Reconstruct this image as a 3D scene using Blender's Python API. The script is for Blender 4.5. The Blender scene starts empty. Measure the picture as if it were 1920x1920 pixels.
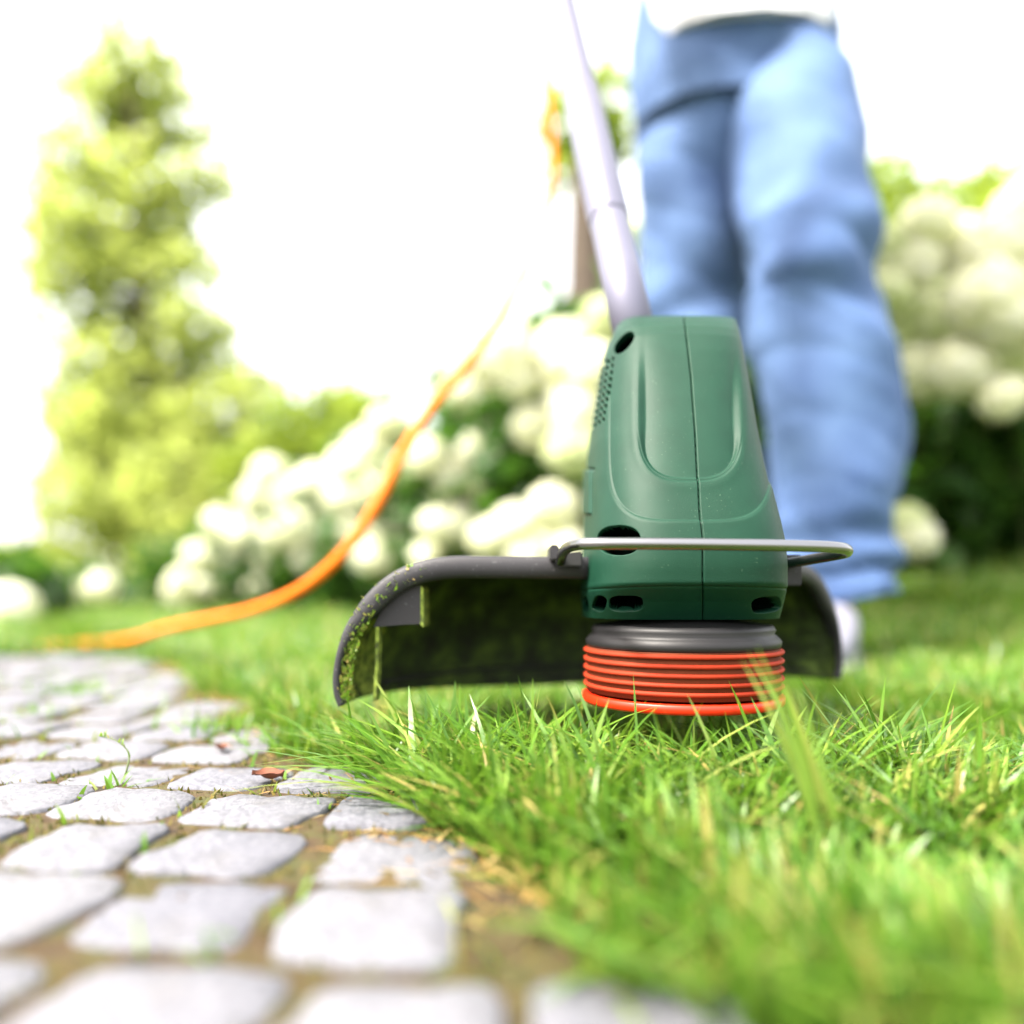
import bpy, bmesh, math, random
import numpy as np
from mathutils import Vector, Matrix

# ------------------------------------------------------------------ camera, sky, sun, exposure
scene = bpy.context.scene
COL = scene.collection
H = 0.100            # height of the lens above the paving
FPX = 1500.0         # focal length in photo pixels (photo is 1920 wide)
HORIZON = 1105.0     # photo row of the horizon

cam_data = bpy.data.cameras.new('camera')
cam = bpy.data.objects.new('camera', cam_data)
COL.objects.link(cam)
cam.location = (0, 0, H)
cam.rotation_euler = (math.radians(90), 0, 0)
cam_data.sensor_width = 36.0
cam_data.lens = 36.0 * FPX / 1920.0
cam_data.shift_y = (HORIZON - 960.0) / 1920.0
cam_data.clip_start = 0.01
cam_data.clip_end = 1000
cam_data.dof.use_dof = True
cam_data.dof.focus_distance = 0.396
cam_data.dof.aperture_fstop = 2.0
scene.camera = cam

SUN_EL, SUN_AZ = 55.0, -122.0          # azimuth from +Y towards +X
world = bpy.data.worlds.new('World')
scene.world = world
world.use_nodes = True
wn = world.node_tree
sky = wn.nodes.new('ShaderNodeTexSky')
sky.sky_type = 'NISHITA'
sky.sun_disc = False
sky.sun_elevation = math.radians(SUN_EL)
sky.sun_rotation = math.radians(SUN_AZ)
sky.air_density = 1.0
sky.dust_density = 9.0
sky.ozone_density = 1.0
bg = wn.nodes['Background']
bg.inputs['Strength'].default_value = 0.15
# thin white summer haze over the whole sky, evenly
veil = wn.nodes.new('ShaderNodeMix'); veil.data_type = 'RGBA'
veil.inputs[0].default_value = 0.5
veil.inputs[7].default_value = (6.6, 6.4, 5.9, 1)
wn.links.new(sky.outputs[0], veil.inputs[6])
wn.links.new(veil.outputs[2], bg.inputs['Color'])

sun_data = bpy.data.lights.new('sun', 'SUN')
sun_data.energy = 3.0
sun_data.angle = math.radians(6.0)
sun_data.color = (1.0, 0.95, 0.86)
sun = bpy.data.objects.new('sun', sun_data)
COL.objects.link(sun)
_e, _a = math.radians(SUN_EL), math.radians(SUN_AZ)
sun_dir = Vector((math.cos(_e) * math.sin(_a), math.cos(_e) * math.cos(_a), math.sin(_e)))
sun.rotation_euler = sun_dir.to_track_quat('Z', 'Y').to_euler()

scene.view_settings.view_transform = 'Standard'
scene.view_settings.look = 'None'
scene.view_settings.gamma = 1
scene.view_settings.use_curve_mapping = False
scene.view_settings.exposure = 2.25
scene.render.engine = 'CYCLES'
scene.cycles.use_denoising = True
scene.cycles.max_bounces = 8
scene.cycles.transmission_bounces = 4
scene.cycles.sample_clamp_indirect = 6

rng = np.random.default_rng(7)
random.seed(7)


# ------------------------------------------------------------------ helpers
def P(px, py, Y):
    """world point at depth Y whose photo position is px, py"""
    return Vector(((px - 960.0) * Y / FPX, Y, H + (HORIZON - py) * Y / FPX))


def tag(o, label=None, cat=None, group=None, kind=None):
    if label: o['label'] = label
    if cat: o['category'] = cat
    if group: o['group'] = group
    if kind: o['kind'] = kind
    return o


def link(name, me, mat=None, parent=None, kind=None):
    o = bpy.data.objects.new(name, me)
    COL.objects.link(o)
    if mat is not None:
        mats = mat if isinstance(mat, (list, tuple)) else [mat]
        for m in mats:
            if me.materials.find(m.name) < 0:
                me.materials.append(m)
    if parent is not None:
        o.parent = parent
        o.matrix_parent_inverse = parent.matrix_world.inverted()
    if kind: o['kind'] = kind
    return o


def empty(name, loc):
    o = bpy.data.objects.new(name, None)
    o.location = loc
    o.empty_display_size = 0.05
    COL.objects.link(o)
    bpy.context.view_layer.update()
    return o


def mesh_np(name, verts, faces_list, smooth=True, attrs=None):
    """verts (n,3); faces_list = list of (m,k) index arrays"""
    me = bpy.data.meshes.new(name)
    verts = np.asarray(verts, dtype=np.float32)
    faces_list = [np.asarray(f, dtype=np.int32) for f in faces_list if len(f)]
    me.vertices.add(len(verts))
    me.vertices.foreach_set('co', verts.ravel())
    nl = sum(f.size for f in faces_list)
    nf = sum(len(f) for f in faces_list)
    me.loops.add(nl)
    me.polygons.add(nf)
    me.loops.foreach_set('vertex_index', np.concatenate([f.ravel() for f in faces_list]))
    tot = np.concatenate([np.full(len(f), f.shape[1], dtype=np.int32) for f in faces_list])
    start = np.concatenate([[0], np.cumsum(tot)[:-1]]).astype(np.int32)
    me.polygons.foreach_set('loop_start', start)
    me.polygons.foreach_set('loop_total', tot)
    me.polygons.foreach_set('use_smooth', np.full(nf, smooth, dtype=bool))
    if attrs:
        for an, av in attrs.items():
            a = me.attributes.new(an, 'FLOAT', 'POINT')
            a.data.foreach_set('value', np.asarray(av, dtype=np.float32))
    me.update(calc_edges=True)
    me.validate()
    return me


def smooth_path(pts, n=12):
    """Catmull-Rom through points"""
    pts = [Vector(p) for p in pts]
    out = []
    for i in range(len(pts) - 1):
        p0 = pts[max(i - 1, 0)]; p1 = pts[i]; p2 = pts[i + 1]; p3 = pts[min(i + 2, len(pts) - 1)]
        for k in range(n):
            t = k / n
            out.append(0.5 * ((2 * p1) + (p2 - p0) * t + (2 * p0 - 5 * p1 + 4 * p2 - p3) * t * t + (3 * p1 - p0 - 3 * p2 + p3) * t ** 3))
    out.append(pts[-1])
    return out


def tube_mesh(name, pts, radii, seg=14, caps=True):
    pts = [Vector(p) for p in pts]
    n = len(pts)
    if not hasattr(radii, '__len__'): radii = [radii] * n
    verts = []
    t0 = (pts[1] - pts[0]).normalized()
    up = Vector((0, 0, 1)) if abs(t0.z) < 0.9 else Vector((0, 1, 0))
    nrm = (up - t0 * up.dot(t0)).normalized()
    for i in range(n):
        t = (pts[min(i + 1, n - 1)] - pts[max(i - 1, 0)]).normalized()
        nrm = (nrm - t * nrm.dot(t)).normalized()
        b = t.cross(nrm)
        for k in range(seg):
            a = 2 * math.pi * k / seg
            verts.append(pts[i] + (nrm * math.cos(a) + b * math.sin(a)) * radii[i])
    q = []
    for i in range(n - 1):
        for k in range(seg):
            k2 = (k + 1) % seg
            q.append((i * seg + k, i * seg + k2, (i + 1) * seg + k2, (i + 1) * seg + k))
    fl = [q]
    if caps:
        verts.append(pts[0]); verts.append(pts[-1])
        c0, c1 = n * seg, n * seg + 1
        fl.append([(c0, (k + 1) % seg, k) for k in range(seg)] + [(c1, (n - 1) * seg + k, (n - 1) * seg + (k + 1) % seg) for k in range(seg)])
    return mesh_np(name, [tuple(v) for v in verts], fl)


def lathe_mesh(name, prof, cx, cy, seg=96):
    """prof list of (r, z) from top to bottom"""
    a = np.linspace(0, 2 * math.pi, seg, endpoint=False)
    V = []
    for r, z in prof:
        V.append(np.stack([cx + r * np.cos(a), cy + r * np.sin(a), np.full(seg, z)], 1))
    V = np.concatenate(V)
    q = []
    for i in range(len(prof) - 1):
        for k in range(seg):
            k2 = (k + 1) % seg
            q.append((i * seg + k, (i + 1) * seg + k, (i + 1) * seg + k2, i * seg + k2))
    return mesh_np(name, V, [q])


def box_mesh(name, lo, hi, bevel=0.0):
    bm = bmesh.new()
    bmesh.ops.create_cube(bm, size=1)
    for v in bm.verts:
        v.co = Vector([lo[i] + (v.co[i] + 0.5) * (hi[i] - lo[i]) for i in range(3)])
    if bevel:
        bmesh.ops.bevel(bm, geom=bm.edges[:], offset=bevel, segments=2, affect='EDGES', profile=0.5)
    me = bpy.data.meshes.new(name)
    bm.to_mesh(me); bm.free()
    return me


def sstep(a, b, x):
    t = np.clip((np.asarray(x, dtype=float) - a) / (b - a), 0, 1)
    return t * t * (3 - 2 * t)


# ------------------------------------------------------------------ materials
class NT:
    def __init__(self, name):
        self.m = bpy.data.materials.new(name)
        self.m.use_nodes = True
        self.t = self.m.node_tree
        self.b = self.t.nodes['Principled BSDF']
        self.out = self.t.nodes['Material Output']
    def n(self, typ, **kw):
        x = self.t.nodes.new(typ)
        for k, v in kw.items(): setattr(x, k, v)
        return x
    def l(self, a, b): self.t.links.new(a, b)
    def noise(self, scale, detail=4, rough=0.6, coords='Object'):
        c = self.n('ShaderNodeTexCoord')
        x = self.n('ShaderNodeTexNoise')
        x.inputs['Scale'].default_value = scale
        x.inputs['Detail'].default_value = detail
        x.inputs['Roughness'].default_value = rough
        self.l(c.outputs[coords], x.inputs['Vector'])
        return x.outputs['Fac']
    def ramp(self, fac, stops):
        r = self.n('ShaderNodeValToRGB')
        e = r.color_ramp.elements
        while len(e) < len(stops): e.new(0.5)
        for i, (p, c) in enumerate(stops):
            e[i].position = p; e[i].color = (*c, 1) if len(c) == 3 else c
        self.l(fac, r.inputs['Fac'])
        return r.outputs['Color']
    def mix(self, fac, a, b):
        x = self.n('ShaderNodeMix', data_type='RGBA')
        if isinstance(fac, (int, float)): x.inputs[0].default_value = fac
        else: self.l(fac, x.inputs[0])
        for v, i in ((a, 6), (b, 7)):
            if isinstance(v, tuple): x.inputs[i].default_value = (*v, 1)
            else: self.l(v, x.inputs[i])
        return x.outputs[2]
    def bump(self, h, strength, dist):
        x = self.n('ShaderNodeBump')
        x.inputs['Strength'].default_value = strength
        x.inputs['Distance'].default_value = dist
        self.l(h, x.inputs['Height'])
        self.l(x.outputs[0], self.b.inputs['Normal'])


def simple(name, col, rough=0.5, metal=0.0, bump=None, var=None, spec=None):
    k = NT(name)
    k.b.inputs['Base Color'].default_value = (*col, 1)
    k.b.inputs['Roughness'].default_value = rough
    k.b.inputs['Metallic'].default_value = metal
    if spec is not None: k.b.inputs['Specular IOR Level'].default_value = spec
    if var:
        sc, amt = var
        lo = tuple(c * (1 - amt) for c in col); hi = tuple(min(1, c * (1 + amt)) for c in col)
        k.l(k.ramp(k.noise(sc), [(0.3, lo), (0.7, hi)]), k.b.inputs['Base Color'])
    if bump:
        sc, st, d = bump
        k.bump(k.noise(sc, 3), st, d)
    return k.m


def leafy(name, stops, transl=0.4, tcol=None, rough=0.45, attr=True, spec=0.4):
    """two-sided leaf: colour by a random per-leaf value, part of the light passes through"""
    k = NT(name)
    if attr:
        a = k.n('ShaderNodeAttribute', attribute_name='tint')
        fac = a.outputs['Fac']
    else:
        fac = k.n('ShaderNodeObjectInfo').outputs['Random']
    c = k.ramp(fac, stops)
    k.l(c, k.b.inputs['Base Color'])
    k.b.inputs['Roughness'].default_value = rough
    k.b.inputs['Specular IOR Level'].default_value = spec
    tr = k.n('ShaderNodeBsdfTranslucent')
    if tcol:
        k.l(k.mix(0.5, c, tcol), tr.inputs['Color'])
    else:
        k.l(c, tr.inputs['Color'])
    mx = k.n('ShaderNodeMixShader')
    mx.inputs[0].default_value = transl
    k.l(k.b.outputs[0], mx.inputs[1]); k.l(tr.outputs[0], mx.inputs[2])
    k.l(mx.outputs[0], k.out.inputs['Surface'])
    return k.m


M = {}
# moulded green plastic with fine grain and specks of dust
k = NT('green_plastic')
spk = k.noise(900, 1, 0.5)
big = k.noise(60, 3, 0.6)
base = k.ramp(big, [(0.3, (0.0022, 0.0265, 0.0140)), (0.7, (0.0032, 0.0315, 0.0170))])
fleck = k.ramp(spk, [(0.735, (0, 0, 0)), (0.77, (1, 1, 1))])
k.l(k.mix(fleck, base, (0.035, 0.075, 0.048)), k.b.inputs['Base Color'])
k.b.inputs['Roughness'].default_value = 0.52
k.b.inputs['Specular IOR Level'].default_value = 0.20
k.bump(k.noise(2400, 2), 0.35, 0.0004)
M['green'] = k.m

k = NT('black_plastic')
spk = k.noise(700, 1, 0.5)
fleck = k.ramp(spk, [(0.70, (0, 0, 0)), (0.76, (1, 1, 1))])
k.l(k.mix(fleck, (0.020, 0.0195, 0.023), (0.08, 0.08, 0.085)), k.b.inputs['Base Color'])
k.b.inputs['Roughness'].default_value = 0.5
k.b.inputs['Specular IOR Level'].default_value = 0.3
k.bump(k.noise(1500, 2), 0.3, 0.0005)
M['black'] = k.m

k = NT('grass_stained_plastic')
res = k.noise(38, 6, 0.7)
k.l(k.ramp(res, [(0.36, (0.008, 0.011, 0.003)), (0.50, (0.022, 0.040, 0.004)), (0.66, (0.08, 0.13, 0.014))]), k.b.inputs['Base Color'])
k.b.inputs['Roughness'].default_value = 0.75
k.bump(res, 0.5, 0.002)
M['stained'] = k.m

k = NT('mossy_plastic')
res = k.noise(140, 6, 0.7)
k.l(k.ramp(res, [(0.34, (0.012, 0.013, 0.008)), (0.46, (0.12, 0.17, 0.02)), (0.62, (0.30, 0.38, 0.06))]), k.b.inputs['Base Color'])
k.b.inputs['Roughness'].default_value = 0.9
k.bump(res, 0.9, 0.002)
M['mossy'] = k.m

M['dark'] = simple('dark_plastic', (0.012, 0.012, 0.013), 0.55)
M['hollow'] = simple('painted_slot_and_seam_shade', (0.0012, 0.003, 0.002), 0.9, spec=0.0)  # near-black colour paints the shade inside slots, vent dots and shell seam
M['collar'] = simple('spool_collar_plastic', (0.010, 0.0098, 0.011), 0.5, spec=0.3, bump=(300, 0.1, 0.0005))
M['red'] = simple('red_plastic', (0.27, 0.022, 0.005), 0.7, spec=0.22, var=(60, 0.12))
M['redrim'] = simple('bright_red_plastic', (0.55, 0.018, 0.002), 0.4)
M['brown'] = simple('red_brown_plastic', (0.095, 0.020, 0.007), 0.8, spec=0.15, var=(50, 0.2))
M['chrome'] = simple('bright_steel', (0.22, 0.22, 0.23), 0.27, 1.0, bump=(400, 0.08, 0.0003))
M['alu'] = simple('anodised_tube', (0.115, 0.115, 0.165), 0.42, 0.25)
M['orange'] = simple('orange_rubber', (0.56, 0.125, 0.001), 0.6, spec=0.2)
k = NT('denim')
n1 = k.noise(9, 4, 0.6)
n2 = k.noise(420, 2, 0.7)
c1 = k.ramp(n1, [(0.28, (0.016, 0.050, 0.155)), (0.72, (0.066, 0.128, 0.275))])
k.l(k.mix(k.ramp(n2, [(0.4, (0, 0, 0)), (0.75, (0.35, 0.35, 0.35))]), c1, (0.15, 0.21, 0.33)), k.b.inputs['Base Color'])
k.b.inputs['Roughness'].default_value = 0.85
k.bump(n2, 0.4, 0.001)
M['denim'] = k.m
M['shoe'] = simple('pale_canvas', (0.20, 0.20, 0.25), 0.7, var=(30, 0.1))
M['sole'] = simple('white_rubber', (0.34, 0.33, 0.34), 0.6)
M['skin'] = simple('skin', (0.55, 0.33, 0.24), 0.5)
M['shirt'] = simple('shirt_cloth', (0.50, 0.52, 0.56), 0.85, var=(12, 0.1))
M['bark'] = simple('bark', (0.055, 0.040, 0.028), 0.9, bump=(30, 0.7, 0.01), var=(14, 0.4))
M['stem'] = simple('green_stem', (0.07, 0.10, 0.025), 0.7)

k = NT('granite')
n1 = k.noise(260, 5, 0.75)
n2 = k.noise(30, 3, 0.6)
oi = k.n('ShaderNodeObjectInfo').outputs['Random']
c1 = k.ramp(n1, [(0.34, (0.026, 0.027, 0.036)), (0.50, (0.088, 0.090, 0.110)), (0.66, (0.170, 0.172, 0.194))])
c2 = k.ramp(oi, [(0.0, (0.082, 0.084, 0.102)), (1.0, (0.150, 0.150, 0.158))])
c3 = k.mix(0.35, c1, c2)
k.l(k.mix(k.ramp(n2, [(0.55, (0, 0, 0)), (0.8, (0.35, 0.35, 0.35))]), c3, (0.085, 0.072, 0.045)), k.b.inputs['Base Color'])
k.b.inputs['Roughness'].default_value = 0.75
k.bump(k.noise(140, 6, 0.7), 0.6, 0.003)
M['granite'] = k.m

k = NT('sandy_joint')
n1 = k.noise(45, 6, 0.7)
k.l(k.ramp(n1, [(0.34, (0.018, 0.012, 0.005)), (0.46, (0.060, 0.032, 0.008)), (0.56, (0.062, 0.050, 0.008)), (0.72, (0.042, 0.060, 0.009))]), k.b.inputs['Base Color'])
k.b.inputs['Roughness'].default_value = 0.95
k.bump(k.noise(500, 5, 0.75), 0.9, 0.003)
M['joint'] = k.m

k = NT('turf_soil')
n1 = k.noise(18, 6, 0.7)
k.l(k.ramp(n1, [(0.35, (0.035, 0.04, 0.012)), (0.55, (0.06, 0.09, 0.015)), (0.75, (0.10, 0.13, 0.025))]), k.b.inputs['Base Color'])
k.b.inputs['Roughness'].default_value = 0.95
M['soil'] = k.m

M['grass'] = leafy('grass_blade_green', [(0.0, (0.035, 0.100, 0.010)), (0.40, (0.078, 0.185, 0.016)), (0.75, (0.155, 0.260, 0.030)), (0.92, (0.28, 0.29, 0.070)), (1.0, (0.40, 0.28, 0.10))],
                   0.38, (0.16, 0.32, 0.02), 0.38, spec=0.5)
M['straw'] = leafy('dry_straw', [(0.0, (0.22, 0.11, 0.03)), (0.5, (0.36, 0.21, 0.06)), (1.0, (0.50, 0.38, 0.16))], 0.25, None, 0.6)
M['moss'] = leafy('moss_tufts', [(0.0, (0.04, 0.05, 0.008)), (0.5, (0.085, 0.085, 0.012)), (1.0, (0.15, 0.11, 0.02))], 0.3, None, 0.8)
M['hleaf'] = leafy('hydrangea_leaf', [(0.0, (0.020, 0.060, 0.012)), (0.6, (0.040, 0.105, 0.018)), (1.0, (0.075, 0.150, 0.025))], 0.45, (0.08, 0.20, 0.01), 0.45)
M['tleaf'] = leafy('spring_tree_leaf', [(0.0, (0.28, 0.35, 0.07)), (0.5, (0.37, 0.44, 0.11)), (1.0, (0.45, 0.50, 0.16))], 0.6, (0.46, 0.52, 0.12), 0.5)
M['sleaf'] = leafy('shrub_leaf', [(0.0, (0.14, 0.22, 0.025)), (0.5, (0.20, 0.29, 0.04)), (1.0, (0.27, 0.35, 0.06))], 0.55, (0.34, 0.42, 0.03), 0.5)
M['petal'] = leafy('white_petal', [(0.0, (0.78, 0.80, 0.54)), (0.5, (0.86, 0.86, 0.70)), (1.0, (0.90, 0.90, 0.82))], 0.5, None, 0.6, attr=True)
M['cream'] = leafy('cream_petal', [(0.0, (0.52, 0.60, 0.26)), (0.5, (0.66, 0.70, 0.42)), (1.0, (0.76, 0.78, 0.58))], 0.45, None, 0.6, attr=True)
M['deadleaf'] = simple('brown_dry_leaf', (0.16, 0.05, 0.025), 0.8, var=(80, 0.4))


# ------------------------------------------------------------------ ground
def ground_z(x, y):
    x = np.asarray(x, dtype=float); y = np.asarray(y, dtype=float)
    rise = 0.27 * sstep(0.7, 2.5, y) * sstep(0.2, 1.4, x) + 0.10 * sstep(2.5, 9, y) * sstep(0.5, 6, x)
    return -0.012 + rise + 0.004 * np.sin(x * 9 + 1.0) * np.cos(y * 7) * sstep(0.5, 1.5, y)

E0 = np.array([-0.060, 0.380]); ED = np.array([-0.423, 0.724]); ED = ED / np.linalg.norm(ED)
def edge_d(x, y):
    """>0 on the paving side of the lawn edge, metres"""
    x = np.asarray(x, dtype=float); y = np.asarray(y, dtype=float)
    d = (x - E0[0]) * (-ED[1]) + (y - E0[1]) * ED[0]
    return d
def path_in(x, y, grow=0.0):
    x = np.asarray(x, dtype=float); y = np.asarray(y, dtype=float)
    wob = 0.012 * np.sin(y * 21) + 0.008 * np.sin(y * 47 + 1)
    far = 1.20 + 0.10 * (x + 0.75) + 0.015 * np.sin(x * 25)
    return np.minimum(edge_d(x, y) + wob, far - y) + grow > 0

def grid_sheet(name, xs, ys, zf, mat, kind='structure'):
    X, Y = np.meshgrid(xs, ys)
    V = np.stack([X.ravel(), Y.ravel(), zf(X, Y).ravel()], 1)
    nx, ny = len(xs), len(ys)
    i, j = np.meshgrid(np.arange(nx - 1), np.arange(ny - 1))
    a = (j * nx + i).ravel()
    q = np.stack([a, a + 1, a + 1 + nx, a + nx], 1)
    o = link(name, mesh_np(name, V, [q]), mat)
    o['kind'] = kind
    return o

xs = np.concatenate([np.linspace(-150, -6, 24), np.linspace(-5.6, 5.6, 90), np.linspace(6, 150, 24)])
ys = np.concatenate([np.linspace(-20, -0.5, 10), np.linspace(-0.3, 4, 70), np.linspace(4.3, 12, 20), np.linspace(15, 300, 24)])
grid_sheet('lawn', xs, ys, ground_z, M['soil'])

# paving bed (sand) a few millimetres above the soil, with its own edge
bed_pts = []
n = 40
fy = 0.93
near = [(E0 + ED * t) for t in np.linspace(-1.1, 1.02, n)]
near = [np.array([p[0] + 0.006 * math.sin(17 * i), p[1]]) for i, p in enumerate(near)]
poly = [tuple(p) for p in near] + [(-2.6, 1.02), (-2.6, -0.6)]
bm = bmesh.new()
vs = [bm.verts.new((p[0], p[1], -0.0018)) for p in poly]
vl = [bm.verts.new((p[0], p[1], -0.02)) for p in poly]
bm.faces.new(vs)
for i in range(len(vs)):
    bm.faces.new((vs[i], vs[(i + 1) % len(vs)], vl[(i + 1) % len(vl)], vl[i]))
bmesh.ops.recalc_face_normals(bm, faces=bm.faces[:])
me = bpy.data.meshes.new('paving'); bm.to_mesh(me); bm.free()
paving = link('paving', me, M['joint'], kind='structure')

# cobbles: a dozen stone meshes shared by all stones
def stone_mesh(seed):
    r = random.Random(seed)
    n = 28
    hx, hy = 0.0272 * r.uniform(0.95, 1.12), 0.0272 * r.uniform(0.90, 1.06)
    rings = []
    ex = r.uniform(4.5, 8.0)
    ph = [r.uniform(0, 6.28) for _ in range(4)]
    def outline(a, s):
        c, sn = math.cos(a), math.sin(a)
        rad = (abs(c) ** ex + abs(sn) ** ex) ** (-1 / ex)
        rad *= 1 + 0.045 * math.sin(2 * a + ph[0]) + 0.045 * math.sin(3 * a + ph[1]) + 0.028 * math.sin(5 * a + ph[3]) + 0.018 * math.sin(8 * a + ph[2])
        return hx * rad * c * s, hy * rad * sn * s
    tx, ty = r.uniform(-0.02, 0.02), r.uniform(-0.015, 0.015)
    V, q, t = [], [], []
    for s, z in ((1.01, -0.02), (1.0, -0.0036), (0.985, -0.0014), (0.95, -0.0003), (0.5, 0.0001)):
        for i in range(n):
            x, y = outline(2 * math.pi * i / n, s)
            V.append((x, y, z + (x * tx + y * ty + 0.0007 * r.uniform(-1, 1) if z > -0.003 else 0)))
    V.append((0, 0, 0.0003))
    for k in range(4):
        for i in range(n):
            j = (i + 1) % n
            q.append((k * n + i, k * n + j, (k + 1) * n + j, (k + 1) * n + i))
    for i in range(n):
        t.append((4 * n + i, 4 * n + (i + 1) % n, 5 * n))
    return mesh_np('cobble', V, [q, t])
stone_meshes = [stone_mesh(100 + i) for i in range(12)]
pitch = 0.0585
rot = math.radians(-7)
ca, sa = math.cos(rot), math.sin(rot)
stones = []
r = random.Random(5)
for j in range(-4, 27):
    off = r.uniform(0, pitch)
    for i in range(-38, 18):
        u = i * pitch * 1.06 + off + r.uniform(-0.003, 0.003)
        v = j * pitch + r.uniform(-0.0025, 0.0025)
        x = u * ca - v * sa
        y = u * sa + v * ca
        if not path_in(x, y, -0.004): continue
        if y < 0.10 or x < -0.66 * y - 0.06: continue
        if x > 0.7 * y + 0.05: continue
        stones.append((x, y))
stones.sort(key=lambda s: s[1])
stones = stones[:298]
for (x, y) in stones:
    o = link('cobblestone', r.choice(stone_meshes), M['granite'], paving)
    o.location = (x, y, r.uniform(-0.0015, 0.0015))
    sc = r.uniform(0.93, 1.02)
    o.scale = (sc * r.uniform(0.94, 1.06), sc * r.uniform(0.95, 1.02), 1)
    o.rotation_euler = (r.uniform(-0.005, 0.02), r.uniform(-0.012, 0.012), rot + r.uniform(-0.10, 0.10) + r.choice((0, math.pi)))
print('stones', len(stones))


# ------------------------------------------------------------------ grass
def blades(bx, by, bz, h, w, az, lean, curl, tint, seg=4, twist=None):
    """one mesh of bent tapering blades: lean = sideways reach / height"""
    N = len(bx)
    t = np.linspace(0, 1, seg + 1)
    dirx, diry = np.cos(az), np.sin(az)
    sidex, sidey = -diry, dirx
    if twist is not None:
        sx = sidex * np.cos(twist) + dirx * np.sin(twist); sy = sidey * np.cos(twist) + diry * np.sin(twist)
        sidex, sidey = sx, sy
    V = np.zeros((N, 2 * seg + 1, 3), dtype=np.float32)
    for i, tt in enumerate(t):
        reach = lean * h * (tt ** curl)
        zz = bz + h * (tt - 0.32 * np.clip(lean, 0, 2.4) * tt ** 2.2)
        cx = bx + dirx * reach; cy = by + diry * reach
        if i < seg:
            ww = w * (1 - 0.75 * tt ** 2.0) * 0.5
            V[:, 2 * i, 0] = cx - sidex * ww; V[:, 2 * i, 1] = cy - sidey * ww; V[:, 2 * i, 2] = zz
            V[:, 2 * i + 1, 0] = cx + sidex * ww; V[:, 2 * i + 1, 1] = cy + sidey * ww; V[:, 2 * i + 1, 2] = zz
        else:
            V[:, 2 * seg, 0] = cx; V[:, 2 * seg, 1] = cy; V[:, 2 * seg, 2] = zz
    base = (np.arange(N) * (2 * seg + 1))[:, None]
    q = np.concatenate([base + np.array([[2 * i, 2 * i + 1, 2 * i + 3, 2 * i + 2]]) for i in range(seg - 1)])
    tr = base + np.array([[2 * seg - 2, 2 * seg - 1, 2 * seg]])
    tv = np.repeat(np.asarray(tint)[:, None], 2 * seg + 1, 1)
    # bases and very tips are a little yellower
    return V.reshape(-1, 3), q, tr, np.clip(tv, 0, 1).ravel()


SX, SY = 0.0933, 0.44          # axis of the cutting spool
def lawn_patch(name, N, y0, y1, hmul, wid, seg, label, seed, ypow=1.0, tint_hi=0.12):
    g = np.random.default_rng(seed)
    M_ = int(N * 2.6)
    y = y0 + (y1 - y0) * g.random(M_) ** ypow
    x = (g.random(M_) * 2 - 1) * (0.68 * y + 0.10)
    keep = ~path_in(x, y, 0.004)
    x, y = x[keep][:N], y[keep][:N]
    n = len(x)
    # clumps: heights and directions vary slowly over the lawn
    cl = 0.5 + 0.5 * np.sin(x * 31 + 3 * np.sin(y * 17)) * np.cos(y * 27 + 2 * np.sin(x * 13))
    h = hmul * (0.6 + 0.55 * cl) * g.uniform(0.6, 1.25, n)
    ax = np.hypot(x - SX, y - SY)
    h = np.where(ax < 0.056, np.minimum(h, 0.030), h)
    under = (ax < 0.19) & (y > SY - 0.02)
    h = np.where(under & (ax >= 0.056), np.minimum(h, 0.036), h)
    az = g.uniform(0, 2 * math.pi, n) * 0.6 + 2.6 * np.sin(x * 11 + y * 7) 
    lean = np.abs(g.normal(0.55, 0.4, n))
    w = wid * g.uniform(0.6, 1.25, n)
    tint = np.clip(g.normal(0.45, 0.22, n) + 0.12 * (cl - 0.5), 0, 0.88)
    tint = np.where(g.random(n) < tint_hi, g.uniform(0.88, 1.0, n), tint)
    V, q, t, tv = blades(x, y, ground_z(x, y), h, w, az, lean, 1.7, tint, seg, g.uniform(-0.9, 0.9, n))
    o = link(name, mesh_np(name, V, [q, t], True, {'tint': tv}), M['grass'])
    return tag(o, label, 'grass', None, 'stuff')

lawn_patch('mown_grass', 27000, 0.06, 0.95, 0.041, 0.0037, 4, 'short mown green lawn around the trimmer head', 11, 0.75)
lawn_patch('lawn_grass', 42000, 0.93, 2.5, 0.046, 0.0050, 3, 'soft green lawn behind the trimmer around the shoe', 12)
lawn_patch('distant_grass', 42000, 2.4, 8.5, 0.055, 0.010, 2, 'blurred far lawn in front of the hydrangea bushes', 13)

# long uncut grass at the lawn edge in front of the spool, combed to both sides
g = np.random.default_rng(21)
N = 3000
x = g.uniform(-0.16, 0.20, N); y = g.uniform(0.33, 0.46, N)
d = -edge_d(x, y)
wgt = sstep(-0.005, 0.03, d) * (1 - 0.9 * sstep(0.09, 0.22, d)) * (1 - 0.85 * sstep(0.10, 0.16, x))
keep = (g.random(N) < wgt) & (np.hypot(x - SX, y - SY) > 0.06)
x, y = x[keep], y[keep]; n = len(x)
az = np.where(g.random(n) < 0.62, g.normal(math.pi * 0.92, 0.5, n), g.normal(-0.5, 0.8, n))
h = g.uniform(0.030, 0.066, n); lean = np.abs(g.normal(1.0, 0.45, n))
tint = np.where(g.random(n) < 0.10, g.uniform(0.88, 1, n), np.clip(g.normal(0.42, 0.2, n), 0, 0.85))
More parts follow.
